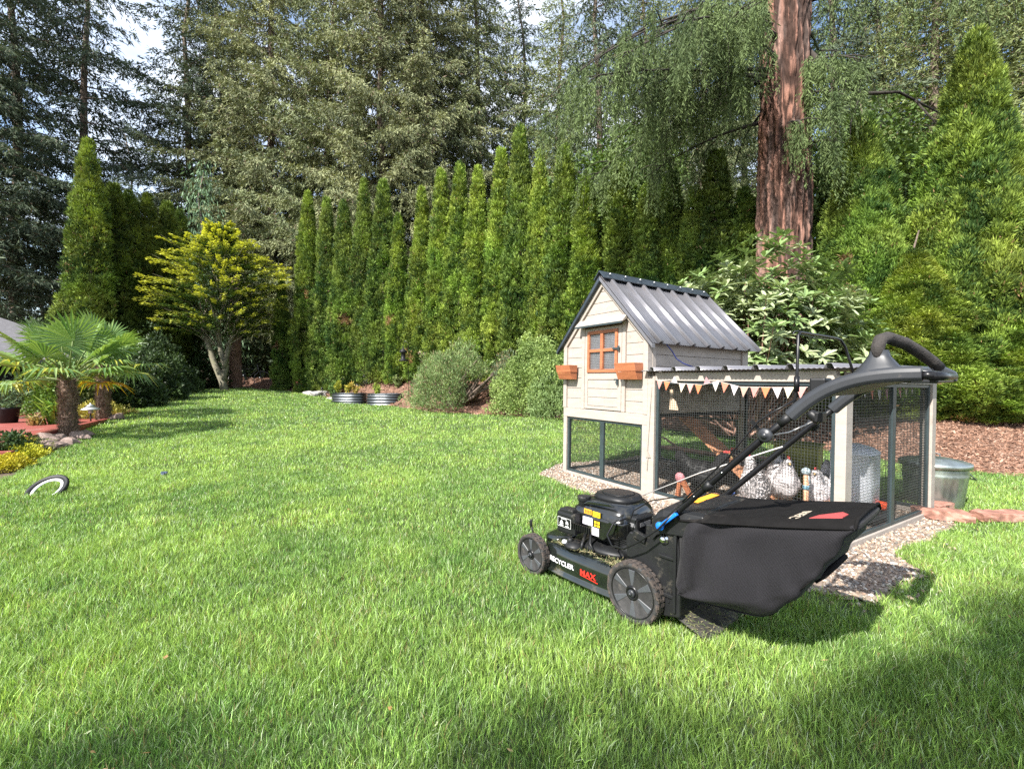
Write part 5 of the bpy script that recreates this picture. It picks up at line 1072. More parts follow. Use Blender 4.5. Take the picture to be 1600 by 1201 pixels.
# --- yellow tipped tree
YX, YY = fx(347, 16.0), 16.0; yt = empty('ornamental_tree', (YX, YY, gz(YX, YY) - .03), 0, 'small spreading tree with yellow tipped layered foliage and forked pale trunk', 'ornamental tree')
m = MB(); m.tube([(.12, 0, -.1), (.02, 0, .35), (-.28, .02, 1.0), (-.52, .05, 1.7), (-.60, 0, 2.4), (-.5, 0, 3.2)], [.15, .12, .10, .09, .07, .04], 10); m.tube([(.03, 0, .35), (.10, .05, .9), (-.12, .1, 1.5), (-.2, .1, 2.3), (.1, .1, 3.4)], [.11, .10, .085, .07, .04], 10); m.tube([(.08, .02, .8), (.22, 0, 1.5), (.45, 0, 2.2), (.8, 0, 3.2)], [.09, .075, .06, .03], 9)
g = np.random.default_rng(8); f = Fol()
for k in range(430):
    t = k / 430; az = k * 2.39996 + g.normal(0, .2); zc = 1.9 + 3.9 * t; Rm = 2.3 * math.sin(math.pi * min(1, (.24 + .80 * t))) ** .62 * g.uniform(.58, 1.10); Rm = max(Rm, .5)
    o = np.array([math.cos(az), math.sin(az), 0]); s = np.array([-o[1], o[0], 0]); st = g.uniform(.0, .35) * Rm; rise = g.uniform(.04, .42) + .35 * max(0, t - .7); n = int(80 + 110 * Rm / 2.6)
    q = g.random(n) ** .75; b = o * (st + (Rm - st) * q)[:, None] + s * (g.normal(0, .11, n) * (.35 + 1.4 * (1 - q)) * Rm * .35)[:, None]; b[:, 2] = zc + rise * Rm * q - .10 * Rm * q ** 2 + g.normal(0, .028, n)
    D = nrm(o + s * g.normal(0, .7, (n, 1)) + np.array([0, 0, 1]) * g.normal(.02, .22, (n, 1))); S = nrm(np.cross(D, np.array([0, 0, 1]) + g.normal(0, .35, (n, 3))))
    y_ = np.clip((q - .58) * 2.5 + g.normal(0, .25, n) + (t - .42) * .8 + (vn(b * 1.6, 3) - .5) * 1.2, 0, 1)[:, None]
    c = np.array([.07, .125, .028]) * (1 - y_) + np.array([.62, .64, .10]) * y_; c *= g.uniform(.75, 1.2, (n, 1)); f.add(b, D, S, .095 * g.uniform(.6, 1.3, n), .042 * g.uniform(.7, 1.2, n), c)
    if k % 5 == 0: m.tube([(0 + .2 * o[0], .2 * o[1], max(1.6, zc - .9)), tuple(o * Rm * .45 + np.array([0, 0, zc - .02])), tuple(o * Rm * .95 + np.array([0, 0, zc + rise * Rm * .85]))], [.018, .011, .004], 4, cap=False)
m.build('trunk', mat('mossy_pale_bark', (.22, .20, .14), .9, var=.35, scale=6, bump=.5, dirt=(.12, .14, .05), dirt_amt=.3), yt); f.build('crown', LEAF, yt)

# --- shrubs
def shrub(name, x, y, rx, ry, h, seed, n, leaf, wf, c0, c1, lab, cat, up=.3, tuft=1., gap=None, m_=LEAF, brown=.0, stems=9, zlow=.0, rz=0, group=None):
    g = np.random.default_rng(seed); r = empty(name, (x, y, gz(x, y) - .02), rz, lab, cat, group); w = MB()
    d = nrm(g.normal(size=(n, 3))); d[:, 2] = np.abs(d[:, 2]); b = (fbm(d * 2.1 + seed, 3, 3) - .5) * 1.0 + (vn(d * 6 + seed, 4) - .5) * .40
    inn = 1 - .42 * g.random(n) ** 2.4; P = d * np.array([rx, ry, h]) * ((1 + b) * inn)[:, None]; P[:, 2] += zlow * h
    if gap is not None: k = ~gap(P); P = P[k]; d = d[k]; n = len(P)
    kk = 14; m = n // kk; idx, P2, dd = tuftify(P[:m], d[:m], g, kk, max(.045, .07 * h ** .5)); lum0 = np.clip(fbm(P[:m] * 3.5, seed, 2) * 1.5 - .3 + g.normal(0, .18, m), 0, 1); P = P2; n = len(P)
    D = nrm(dd * .9 + np.array([0, 0, up]) + g.normal(0, .4, (n, 3))); lum = np.clip(lum0[idx] + g.normal(0, .12, n), 0, 1)[:, None]; c = np.array(c0) * (1 - lum) + np.array(c1) * lum
    bm = g.random(n) < brown; c[bm] = np.array([.26, .18, .11]) * g.uniform(.6, 1.3, (bm.sum(), 1))
    f = Fol(); f.add(P, D, perp(D, g), leaf * g.uniform(.5, 1.3, n), leaf * wf * g.uniform(.7, 1.3, n), c)
    if n > 6000:      # stray shoots
        ns_ = 90; si = g.integers(0, len(d), ns_); base_ = P[(g.random(ns_) * n).astype(int)]; sd_ = nrm(base_ * np.array([1, 1, .6]) + np.array([0, 0, .5 * h]) + g.normal(0, .25, (ns_, 3))); kk_ = 16; ii_ = np.repeat(np.arange(ns_), kk_); tt_ = g.random(ns_ * kk_); Ls = g.uniform(.08, .24, ns_) * h ** .5
        PS = base_[ii_] + sd_[ii_] * (Ls[ii_] * tt_)[:, None] + g.normal(0, .006, (ns_ * kk_, 3)); DS = nrm(sd_[ii_] + g.normal(0, .5, (ns_ * kk_, 3))); f.add(PS, DS, perp(DS, g), leaf * .9 * g.uniform(.6, 1.2, ns_ * kk_), leaf * wf, np.array(c1) * g.uniform(.6, 1.1, (ns_ * kk_, 1)))
    for k in range(stems):
        a = g.uniform(0, 2 * P_); e = np.array([math.cos(a) * rx * .8, math.sin(a) * ry * .8, h * g.uniform(.35, .85)]); mid = e * .5 + g.normal(0, .08, 3) * h; mid[2] = e[2] * .42; w.tube([(0, 0, -.05), tuple(mid), tuple(e)], [.035 * h, .022 * h, .008], 6, cap=False)
    f.build('foliage', m_, r); w.build('stems', BARK, r); return r
jx, jy = fx(716, 11.3), 11.3
shrub('juniper_bush', jx - .1, jy, 1.0, .85, 1.42, 31, 30000, .085, .16, (.085, .135, .050), (.29, .39, .15), 'rounded feathery juniper left of the other shrubs at the lawn edge', 'juniper', .9, gap=lambda P: (P[:, 0] > .30) & (P[:, 2] < .72) & (P[:, 1] < .5), brown=.10, stems=16)
w = MB(); g = random.Random(4)
for k in range(10): a = g.uniform(-.5, .9); w.tube([(.1, 0, .02), (.5 + .1 * g.random(), -.3 + .3 * a, .22 + .2 * g.random()), (1.0, -.2 + .5 * a, .5 + .4 * g.random())], [.045, .03, .012], 6)
w.build('bare_stems', BARK, bpy.data.objects['juniper_bush'])
shrub('juniper_bush', fx(792, 11.0), 11.4, .42, .4, 1.0, 38, 5000, .075, .16, (.08, .12, .065), (.22, .30, .16), 'small brownish juniper tuft between the two big rounded shrubs', 'juniper', .7, brown=.25, stems=8)
shrub('rounded_shrub', fx(838, 10.4), 10.4, .98, .85, 1.45, 32, 34000, .050, .55, (.10, .165, .04), (.33, .43, .14), 'large rounded pale green shrub between the juniper and the coop', 'shrub', .4, stems=10)
shrub('low_juniper', fx(864, 9.6), 9.7, .55, .5, .92, 33, 9000, .08, .17, (.12, .19, .07), (.32, .44, .18), 'low bright feathery juniper right beside the coop', 'juniper', .9)
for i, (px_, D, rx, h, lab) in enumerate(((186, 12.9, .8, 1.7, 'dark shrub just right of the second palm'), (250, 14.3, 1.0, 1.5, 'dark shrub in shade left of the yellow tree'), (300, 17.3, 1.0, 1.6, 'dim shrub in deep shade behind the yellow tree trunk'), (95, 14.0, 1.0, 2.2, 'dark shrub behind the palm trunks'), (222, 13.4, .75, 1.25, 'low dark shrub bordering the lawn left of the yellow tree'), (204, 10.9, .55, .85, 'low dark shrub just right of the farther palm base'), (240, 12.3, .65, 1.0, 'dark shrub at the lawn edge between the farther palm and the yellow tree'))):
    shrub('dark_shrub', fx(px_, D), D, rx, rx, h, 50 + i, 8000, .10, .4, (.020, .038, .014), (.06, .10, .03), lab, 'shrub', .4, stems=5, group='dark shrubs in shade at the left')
# --- rhododendron
rh = empty('rhododendron', (3.6, 7.0, gz(3.6, 7.0)), 0, 'large rhododendron with long leathery leaves behind the coop', 'rhododendron'); g = np.random.default_rng(14); f = Fol(); w = MB()
nw = 1050; d = nrm(g.normal(size=(nw, 3))); d[:, 2] = np.abs(d[:, 2]) * 1.0; wp = d * np.array([2.0, 1.1, 1.75]) * (1 - .5 * g.random(nw)[:, None] ** 1.6) * (1 + (fbm(d * 2.2, 5, 2) - .5)[:, None] * .8) + np.array([.05, 0, 1.05])
for p in wp[:70]: b = np.array([g.normal(0, .12), g.normal(0, .12), .1]); w.tube([tuple(b), tuple(b * .4 + p * .55 + np.array([0, 0, -.15])), tuple(p)], [.022, .013, .006], 5, cap=False)
for i in range(nw):
    k = 11; a = np.linspace(0, 2 * P_, k, endpoint=False) + g.random() * 6; e = g.uniform(-.35, .75, k); e[:3] = g.uniform(.5, 1.1, 3); ax_ = nrm(d[i] * .6 + np.array([0, 0, .9])); x_ = nrm(np.cross(ax_, g.normal(size=3))); y_ = np.cross(ax_, x_)
    D = nrm(np.cos(a)[:, None] * x_ + np.sin(a)[:, None] * y_ + ax_ * e[:, None]); S = nrm(np.cross(D, ax_ + 0 * D)); L = g.uniform(.13, .19, k); up_ = np.cross(S, D)
    base = wp[i] + D * .01; c = (np.array([.17, .25, .09]) if g.random() < .5 else np.array([.31, .37, .20])) * g.uniform(.7, 1.3, (k, 1)); 
    for sg in (-1, 1):   # two halves of a folded leaf, rounded towards the tip
        wv = S * sg * (L * .15)[:, None] + up_ * .007; q0 = base; q1 = base + D * (L * .36)[:, None] + wv; q2 = base + D * (L * .80)[:, None] + wv * .85 - up_ * (L * .05)[:, None]; q3 = base + D * L[:, None] - up_ * (L * .10)[:, None]
        f.V.append(np.stack([q0, q1, q2, q3], 1).reshape(-1, 3)); f.C.append(c)
f.build('foliage', GLOSSLEAF, rh); w.build('stems', mat('pinkish_stem', (.34, .20, .15), .8, var=.3), rh)

# --- palms
def palm(x, y, ht, seed, lab, sc=1.):
    g = np.random.default_rng(seed); p = empty('fan_palm', (x, y, gz(x, y) - .02), g.uniform(0, 6), lab, 'palm', 'fan palms beside the deck')
    n, kz = 28, 60; rs = []
    for i in range(kz):
        t = i / (kz - 1); z = -.05 + ht * t; r = .078 * sc * (1 + .22 * math.exp(-t * 9) + .10 * math.sin(t * 3)) ; saw = (t * 15) % 1
        rs.append([((r * (1 + .13 * (1 - saw)) + g.normal(0, .005)) * math.cos(2*P_*j/n), (r * (1 + .13 * (1 - saw)) + g.normal(0, .005)) * math.sin(2*P_*j/n), z) for j in range(n)])
    tr = MB().loft(rs).build('trunk', mat('palm_fibre', (.17, .115, .085), .95, var=.45, scale=26, stretch=(1, 1, .4), bump=.9, bscale=60), p)
    fb = Fol(); k = 2600; a = g.uniform(0, 2 * P_, k); z = g.uniform(0, ht * .98, k); R = .084 * sc; P = np.stack([np.cos(a) * R, np.sin(a) * R, z], -1); D = nrm(np.stack([np.cos(a), np.sin(a), g.uniform(.2, 1.6, k)], -1) + g.normal(0, .5, (k, 3))); fb.add(P, D, perp(D, g), g.uniform(.03, .09, k), .008, np.array([(.20,.13,.09),(.30,.22,.16),(.12,.08,.06)])[g.integers(0, 3, k)]); fb.build('trunk_fibres', CHIP, tr)
    nf = 19
    for i in range(nf):
        az = i * 2.39996 + g.normal(0, .2); age = i / nf; el = 1.25 - 1.3 * age + g.normal(0, .12); L = g.uniform(.42, .60) * sc; o = np.array([math.cos(az), math.sin(az), 0]); z0 = ht + .05 - .12 * age
        e = o * L * math.cos(el) + np.array([0, 0, L * math.sin(el)]); base = np.array([0, 0, z0]) + o * .06; tip = base + e - np.array([0, 0, .10 * age])
        mm = MB(); mm.tube([tuple(base), tuple((base + tip) / 2 + np.array([0, 0, .05])), tuple(tip)], [.016, .011, .008], 6)
        D0 = nrm(tip - base * 1.0 + np.array([0, 0, -.12 * age])); S0 = nrm(np.cross(D0, np.array([0, 0, 1.]))); U0 = np.cross(S0, D0); V = []; C = []; nl = 28; f = Fol()
        yellow = age > .86 and g.random() < .5; fl = g.uniform(.42, .54) * sc
        for j in range(nl):
            a = (j / (nl - 1) - .5) * math.radians(250); d = D0 * math.cos(a) + S0 * math.sin(a); l = fl * (1 - .25 * abs(a) / 2.2) * g.uniform(.9, 1.08); d = nrm(d + U0 * .12 * math.cos(a)); sd_ = nrm(np.cross(d, U0)); w_ = .040 * sc
            q = tip; m1 = q + d * l * .62; droop = .10 + .25 * age; m2 = q + d * l + np.array([0, 0, -1]) * l * droop * g.uniform(.5, 1.5)
            tc = np.clip(g.normal(.35, .2), 0, 1); c = np.array([.085, .18, .045]) * (1 - tc) + np.array([.30, .42, .12]) * tc
            if yellow and g.random() < .7: c = np.array([.62, .42, .03]) * g.uniform(.6, 1.1)
            elif age > .6 and g.random() < .2: c = np.array([.38, .40, .06])
            for sg in (-1, 1):
                b1 = m1 + sd_ * sg * w_ * .5 + U0 * w_ * .28
                V.append([q, b1, m2, m1]); C.append(c)
        o_ = mm.build('frond_stalk', mat_stalk, p); me = mesh_np('fan', np.array(V).reshape(-1, 3), [np.arange(len(V) * 4).reshape(-1, 4)], np.array(C)); link('fan', me, PALMLEAF, o_)
    # a skirt of old fibres under the crown
    return p
mat_stalk = mat('palm_stalk', (.16, .22, .06), .6); PALMLEAF = mat_leaf('palm_leaf_material', .3, .35, .5)
palm(fx(106, 7.0), 7.0, .98, 5, 'nearer fan palm with shaggy trunk at the lawn edge, some fronds yellowing', 1.08)
palm(fx(161, 8.9), 8.9, 1.12, 6, 'farther fan palm standing beside the garden lamp', 1.08)
# shade tree behind the photographer
def shade():
    g = np.random.default_rng(77); k = 9.0; sh = Vector((SUN.x, SUN.y)) / SUN.z
    root = empty('broadleaf_tree', (-2.4, -11.5, 0), 0, 'tall leafy tree standing behind the photographer, shading the near grass', 'tree'); f = Fol(); w = MB(); rx, ry = -2.4, -11.5
    blobs = []
    # footprints of shade on the grass (x, y, radius, height of the foliage above it)
    FT = [(3.9, -.1, 1.6, 9), (2.7, .45, 1.35, 9.4), (1.4, .2, 1.3, 9), (.3, -.1, 1.2, 9.6), (-1.0, -.25, 1.2, 9), (-2.5, -.4, 1.3, 9.3), (5.2, .3, 1.5, 9), (3.6, 1.25, .85, 9.5), (4.6, 2.0, .45, 10), (2.1, 1.15, .62, 9.2), (6.4, 2.2, .9, 9.2), (-4.4, -1.0, 1.5, 9), (5.3, 1.4, .8, 9), (1.35,1.05,.45,9), (.3,.75,.7,9.3), (-1.2,.62,.65,9.3), (1.5,.85,.7,9), (2.6,1.5,.75,9.2), (1.9,1.25,.55,9.1), (3.4,1.7,.8,9.3), (1.3,1.2,.4,9.2), (2.3,1.75,.35,9), (-2.4,.6,.6,9), (4.2, 1.2, .8, 9)]
    FT += [(x, -2.4, 1.5, 9.5) for x in (-4, -2, 0, 2, 4, 6)]
    for (x, y, r, h) in FT:
        c = np.array([x + sh.x * h, y + sh.y * h, h]); n = int(2300 * r * r); d = nrm(g.normal(size=(n, 3))); P = c + d * (r * g.random(n) ** .45)[:, None] * np.array([1, 1, .7]); D = nrm(g.normal(size=(n, 3)) + np.array([0, 0, -.3])); f.add(P - np.array([rx, ry, 0]), D, perp(D, g), .13 * g.uniform(.6, 1.3, n), .075, np.array([.06, .11, .025]) * g.uniform(.7, 1.4, (n, 1)), .45)
        e = c - np.array([rx, ry, 0]); w.tube([(0, 0, 4.5), tuple(e * .5 + np.array([0, 0, 2.6])), tuple(e)], [.12, .07, .02], 6)
    w.tube([(0, 0, -.2), (.1, 0, 2.5), (0, 0, 5)], [.32, .26, .2], 12); f.build('crown', LEAF, root); w.build('trunk', BARK, root)
shade()

# undergrowth of the woods
def under():
    g = np.random.default_rng(55); n = 90000; x = g.uniform(-42, 34, n); y = g.uniform(20.5, 33, n) + np.where(x > 2, -1.0, 0); k = np.abs(x) < 1.25 * y + 2; x = x[k]; y = y[k]; n = len(x)
    hh = 1.2 + 2.6 * fbm(np.stack([x, y], -1) * .35, 4, 2); z = hh * g.random(n) ** .8; P = np.stack([x, y, z + ground_z(x, y)], -1); D = nrm(g.normal(size=(n, 3)) + np.array([0, -.2, .3])); lum = g.random((n, 1))
    f = Fol(); f.add(P, D, perp(D, g), .34 * g.uniform(.5, 1.3, n), .16, np.array([.02, .035, .015]) * (1 - lum) + np.array([.05, .08, .03]) * lum); tag(f.build('undergrowth', LEAF), 'dark bushy undergrowth on the floor of the woods', 'undergrowth', None, 'stuff')
under()
# ------------------------------------------------------------------ beds, deck, ornaments
BEDM = mat('corrugated_bed_steel', (.085, .095, .105), .32, metal=.7, var=.15); SOILD = mat('potting_soil', (.05, .035, .025), .95, bump=.5)
bed0 = None
for i, (px_, D, lab) in enumerate(((546, 14.3, 'left of two oval corrugated metal raised beds at the lawn edge'), (601, 13.9, 'right of two oval corrugated metal raised beds, next to the tall hook pole'))):
    x = fx(px_, D); b = empty('raised_bed', (x, D, gz(x, D) - .02), -.12, lab, 'raised bed', 'corrugated raised beds'); rs = []
    for z in np.linspace(0, .34, 30):
        o = .016 * math.cos(z / .34 * 2 * P_ * 4.0); rs.append([(a * 1., c, z) for a, c in superell(0, 0, .54 + o, .30 + o, 2.8, 48)])
    rs.append([(a, c, .34) for a, c in superell(0, 0, .53, .29, 2.8, 48)]); rs.append([(a, c, .30) for a, c in superell(0, 0, .52, .28, 2.8, 48)])
    MB().loft(rs, cap=False).build('wall', BEDM, b); MB().prism(superell(0, 0, .525, .285, 2.8, 40), .28, .30, 'z').build('soil', SOILD, b)
    m = MB(); g = random.Random(i)
    for k in range(12): m.ball((g.uniform(-.42, .42), -.24 + g.uniform(0, .06), .315), (.03, .025, .02), 8, 5)
    m.build('pebbles', mat('white_pebble', (.6, .58, .55), .7), b)
def leafy(name, x, y, h, r, seed, n, leaf, wf, c0, c1, lab, cat, up=.9, dz=0., m_=LEAF, group=None, flowers=None, fcol=(.8,.8,.75), stems=True, sc=None):
    g = np.random.default_rng(seed); ro = empty(name, (x, y, gz(x, y) + dz), 0, lab, cat, group); f = Fol(); w = MB(); ns = 7
    tips = [np.array([g.normal(0, r * .6), g.normal(0, r * .6), h * g.uniform(.6, 1.)]) for _ in range(ns)]
    for t in tips: w.tube([(0, 0, -.02), tuple(t * np.array([.5, .5, .5])), tuple(t)], [.008, .006, .003], 5, cap=False)
    ti = np.array(tips)[g.integers(0, ns, n)]; q = g.uniform(.15, 1.05, n)[:, None]; P = ti * q + g.normal(0, r * .22, (n, 3)); P[:, 2] = np.abs(P[:, 2]); D = nrm(g.normal(0, .8, (n, 3)) + np.array([0, 0, up])); lum = g.random((n, 1)); f.add(P, D, perp(D, g), leaf * g.uniform(.6, 1.3, n), leaf * wf, np.array(c0) * (1 - lum) + np.array(c1) * lum)
    f.build('foliage', m_, ro); w.build('stems', mat_stalk, ro)
    if flowers:
        k = flowers * 14; c = np.array(tips)[g.integers(0, ns, k)] + np.array([0, 0, .03]) + g.normal(0, r * .18, (k, 3)); ff = Fol(); D = nrm(g.normal(size=(k, 3)) + np.array([0, -.4, .6])); ff.add(c, D, perp(D, g), leaf * .7, leaf * .55, np.array(fcol) * g.uniform(.75, 1.1, (k, 1)), .5); ff.build('flowers', LEAF, ro)
    return ro
bz = .28
for i, (px_, D, h, c1, lab) in enumerate(((529, 14.3, .42, (.45, .42, .04), 'yellow green plant at the left end of the left raised bed'), (543, 14.25, .32, (.55, .42, .06), 'yellow leafy plant in the middle of the left raised bed'), (555, 14.3, .36, (.60, .38, .08), 'orange yellow plant at the right end of the left raised bed'), (590, 13.9, .36, (.35, .42, .06), 'pale green herb at the left end of the right raised bed'))):
    leafy('bed_plant', fx(px_, D), D, h, .12, 80 + i, 420, .07, .4, (.08, .15, .03), c1, lab, 'plant', dz=bz, group='plants in the raised beds')
for i, (px_, D, h, r, c0, c1, fl, fc, lab) in enumerate((
    (470, 17.0, .5, .22, (.03, .06, .02), (.08, .13, .04), 5, (.62, .16, .16), 'dark leafed plant with dull red flowers near the shaded lawn corner'),
    (520, 15.7, .55, .25, (.04, .09, .02), (.12, .22, .05), 0, None, 'fresh green perennial behind the left raised bed'),
    (586, 15.9, .42, .22, (.08, .09, .08), (.20, .19, .22), 4, (.32, .27, .42), 'purplish catmint tuft at the hedge foot behind the beds'),
    (604, 15.2, .9, .16, (.04, .08, .02), (.14, .2, .04), 9, (.80, .76, .60), 'tall bush with cream white blooms behind the right raised bed'),
    (622, 14.6, .4, .14, (.10, .14, .05), (.28, .34, .12), 0, None, 'wispy pale seedling on the mulch right of the beds'),
    (658, 13.6, .45, .2, (.10, .16, .04), (.34, .42, .10), 3, (.8, .75, .55), 'yellow green flowering plant on the mulch beside the juniper'),
    (668, 14.0, 1.0, .2, (.06, .10, .02), (.25, .30, .05), 5, (.82, .68, .58), 'tall rose with pale blooms behind the juniper'),
    (656, 14.9, .4, .28, (.08, .08, .09), (.18, .16, .22), 5, (.30, .24, .42), 'purplish catmint tuft behind the hook pole'),
    (592, 16.3, .35, .2, (.06, .09, .05), (.16, .22, .12), 0, None, 'low blue green cushion plant above the raised beds'))):
    leafy('garden_plant', fx(px_, D), D, h, r, 90 + i, 520, .075, .42, c0, c1, lab, 'plant', flowers=fl, fcol=fc or (1, 1, 1), group='perennials on the mulch bank')
# stones and small statue
STONE = mat('pale_stone', (.33, .315, .30), .85, var=.25, scale=6, bump=.4)
def rock(x, y, r, s, lab, m_=STONE, group='pale edging rocks', flat=.5, rz=0, dz=0):
    k, n = 10, 16; V = []; g = np.random.default_rng(s)
    for i in range(k + 1):
        for j in range(n): p = P_ * i / k; a = 2 * P_ * j / n; V.append((math.sin(p) * math.cos(a), math.sin(p) * math.sin(a), math.cos(p)))
    V = np.array(V); V = V * (1 + (vn(V * 1.7 + s, s)[:, None] - .5) * .9); V = V * np.array([r, r * .7, r * flat]); F = np.array([(i*n+j, (i+1)*n+j, (i+1)*n+(j+1)%n, i*n+(j+1)%n) for i in range(k) for j in range(n)])
    o = link('rock', mesh_np('rock', V, [F], None, False), m_); o.location = (x, y, gz(x, y) + r * .2 + dz); o.rotation_euler = (0, 0, rz); return tag(o, lab, 'rock', group)
for i, (px_, D, r, lab) in enumerate(((483, 16.4, .22, 'flat pale rock furthest left at the shaded mulch edge'), (496, 16.2, .26, 'grey rock next to the red flowering plant'), (505, 16.6, .24, 'upright bluish rock by the dark perennials'), (558, 16.4, .28, 'white rock under the small statue'), (572, 16.3, .16, 'small white rock right of the statue'), (516, 15.2, .12, 'little pale stone just left of the left raised bed'))): rock(fx(px_, D), D, r, 20 + i, lab)
x, y = fx(563, 16.3), 16.3; st = MB(); st.lathe([(.10, 0), (.11, .05), (.06, .12), (.075, .2), (.05, .30), (.03, .36)], 18, (0, 0, 0)); st.ball((0, 0, .42), (.07, .06, .075)); st.tube([(-.12, 0, .24), (0, 0, .27), (.12, 0, .22)], .03); 
for s in (-1, 1): st.ball((s * .06, 0, .485), (.022, .014, .04), 10, 6)
o = st.build('garden_statue', STONE); o.location = (x, y, gz(x, y) + .16); tag(o, 'small white stone animal figure on the pale rocks at the hedge foot', 'statue')
# hook pole with a black bird feeder
x, y = fx(638, 13.6), 13.6; h = empty('feeder_pole', (x, y, gz(x, y)), 0, 'thin black pole with hook right of the raised beds', 'pole'); MB().tube([(0, 0, -.1), (0, 0, 1.55), (-.02, 0, 1.66), (-.09, 0, 1.70), (-.15, 0, 1.64), (-.15, 0, 1.58)], .009, 8).build('pole', TUBEM, h)
h2 = empty('bird_feeder', (x - .15, y, gz(x, y) + 1.05), 0, 'black lantern shaped bird feeder hanging from the hook pole', 'bird feeder'); MB().lathe([(.13, .06), (.13, .08), (.07, .10), (.065, .28), (.12, .30), (.10, .36), (.02, .42), (.004, .53)], 20).build('body', BLK, h2); MB().lathe([(.0, .03), (.14, .04), (.15, .06), (.13, .065)], 20).build('tray', BLK, h2)
for i, (px_, D) in enumerate(((643, 13.6), (503, 15.5))):
    x = fx(px_, D); p = empty('plant_label', (x, D, gz(x, D)), 0, ('short black ground stake lamp right of the hook pole', 'short dark stake lamp among the rocks left of the beds')[i], 'garden light', 'small stake lights'); MB().tube([(0, 0, -.05), (0, 0, .30)], .012, 6).build('stake', TUBEM, p); MB().lathe([(.045, .30), (.05, .33), (.02, .36), (0, .37)], 12).build('shade', TUBEM, p); p.name = 'stake_light'
# bicycle in the shade
bx0, by0 = fx(390, 19.4), 19.4; bk = empty('bicycle', (bx0, by0, gz(bx0, by0)), .1, 'bicycle standing in deep shade behind the yellow tree', 'bicycle')
BM = mat('pale_bike_paint', (.10, .10, .105), .5); 
for s in (-.52, .52):
    w = empty('wheel', (s, 0, .34)); w.parent = bk
    rs = []
    MB().lathe([(.34 + .018 * math.cos(a), .018 * math.sin(a)) for a in np.linspace(0, 2 * P_, 9)[:-1]], 36, (0, 0, 0), (0, 1, 0), closed=True).build('tyre', mat('grey_tyre', (.16, .15, .15), .7), w)
    m = MB(); [m.tube([(0, 0, 0), (.31 * math.cos(a), 0, .31 * math.sin(a))], .003, 3) for a in np.linspace(0, 2 * P_, 15)[:-1]]; m.build('spokes', BM, w)
m = MB(); [m.tube(q, .017, 6) for q in ([(-.52, 0, .34), (-.12, 0, .30), (-.25, 0, .85), (-.52, 0, .34)], [(-.12, 0, .30), (.34, 0, .80), (-.23, 0, .78)], [(.52, 0, .34), (.36, 0, .78), (.33, 0, .95)])]; m.build('frame', BM, bk)
m = MB(); m.tube([(.45, -.24, 1.0), (.33, -.1, .97), (.33, .1, .97), (.45, .24, 1.0)], .014, 6); m.build('handlebar', TUBEM, bk); MB().ball((-.27, 0, .90), (.13, .06, .03), 12, 6).build('saddle', TUBEM, bk)
o = MB(); rr_ = [( .26, -.1), (.24, .3), (.2, 3), (.17, 4.6)]; o.lathe([(r, z) for r, z in rr_], 14); o = o.build('bare_tree_trunk', REDBARK); o.location = (fx(368, 18.6), 18.6, gz(fx(368, 18.6), 18.6)); tag(o, 'dark straight tree trunk in shade between the bicycle wheels', 'tree trunk')

# deck, fence, house roof and pots at the left
DECK = mat('red_deck_boards', (.25, .055, .042), .6, var=.3, scale=6, stretch=(1, 8, 1), bump=.2, dirt=(.32, .17, .15), dirt_amt=.2); DECKV = DECK
dk = empty('deck', (-8.27, 7.13, .13), .45, 'red stained timber deck with stepped edge beside the palms', 'deck')
m = MB()
for k in range(38): y0 = -2.3 + k * .145; m.box((-6, y0, .04), (1.0 + .0 * k, y0 + .139, .075))
m.build('deck_board', DECK, dk, .004, 1)
for i, (a, b) in enumerate((((-6, -2.42, -.13), (1.2, -2.33, .02)), ((-6, -2.76, -.22), (1.3, -2.66, -.06)))): MB().box(a, b).build('step_riser', DECK, dk, .004)
m = MB(); [m.box((-6, -2.66 + .11 * k, -.06), (1.26, -2.56 + .11 * k, -.03)) for k in range(2)]; m.build('step_tread', DECK, dk, .004)
MB().box((.92, -2.3, .0), (1.02, 3.1, .115)).build('border_board', DECK, dk, .006)
MB().box((-6, 3.1, .08), (1.02, 3.2, .16)).build('border_board', DECK, dk, .006)
FEN = mat('dark_stained_boards', (.030, .034, .038), .7, var=.3); fc = empty('board_fence', (-15.7, 11.7, .1), .10, 'dark upright board fence behind the deck', 'fence')
m = MB()
for k in range(34): m.box((-2 + k * .155, 0, .22), (-2 + k * .155 + .125, .02, 1.15))
m.build('boards', FEN, fc); m = MB(); m.box((-2.1, -.05, .14), (3.3, .06, .22)); m.box((-2.1, .022, .85), (3.3, .06, .95)); m.build('rail', FEN, fc)
for xx in (-2.1, .6, 3.25): MB().box((xx, -.04, -.1), (xx + .1, .06, 1.2)).build('post', FEN, fc)
hs = empty('garden_shed', (-14.6, 10.4, 0), .0, 'dark outbuilding with low grey shingle roof at the left edge', 'outbuilding'); SH = mat('grey_shingles', (.15, .145, .155), .85, var=.2, scale=12, bump=.4); 
MB().box((-3.5, 0, 0), (1.5, 4, 1.75)).build('wall', FEN, hs)
m = MB(); m.prism([(2.35, 1.42), (-3.6, 3.4), (-3.6, 3.5), (2.35, 1.52)], -.3, 4.3); m.build('roof', SH, hs); MB().prism([(2.36, 1.40), (-3.6, 3.38), (-3.6, 3.52), (2.36, 1.54)], -.34, -.302).build('barge_board', mat('faded_fascia', (.36, .30, .29), .7), hs)
MB().box((-1.6, -.02, .2), (-.6, -.002, 1.3)).build('window', mat('dark_glass', (.02, .03, .05), .1, spec=.6), hs)
px0, py0 = -9.3, 7.95; pot = empty('plant_pot', (px0 - .15, py0 + .45, .205), 0, 'dark round plant pot standing on the red deck', 'plant pot'); MB().lathe([(.12, 0), (.15, .24), (.165, .26), (.165, .29), (.145, .29), (.14, .25), (0, .24)], 28).build('pot', BLK, pot)
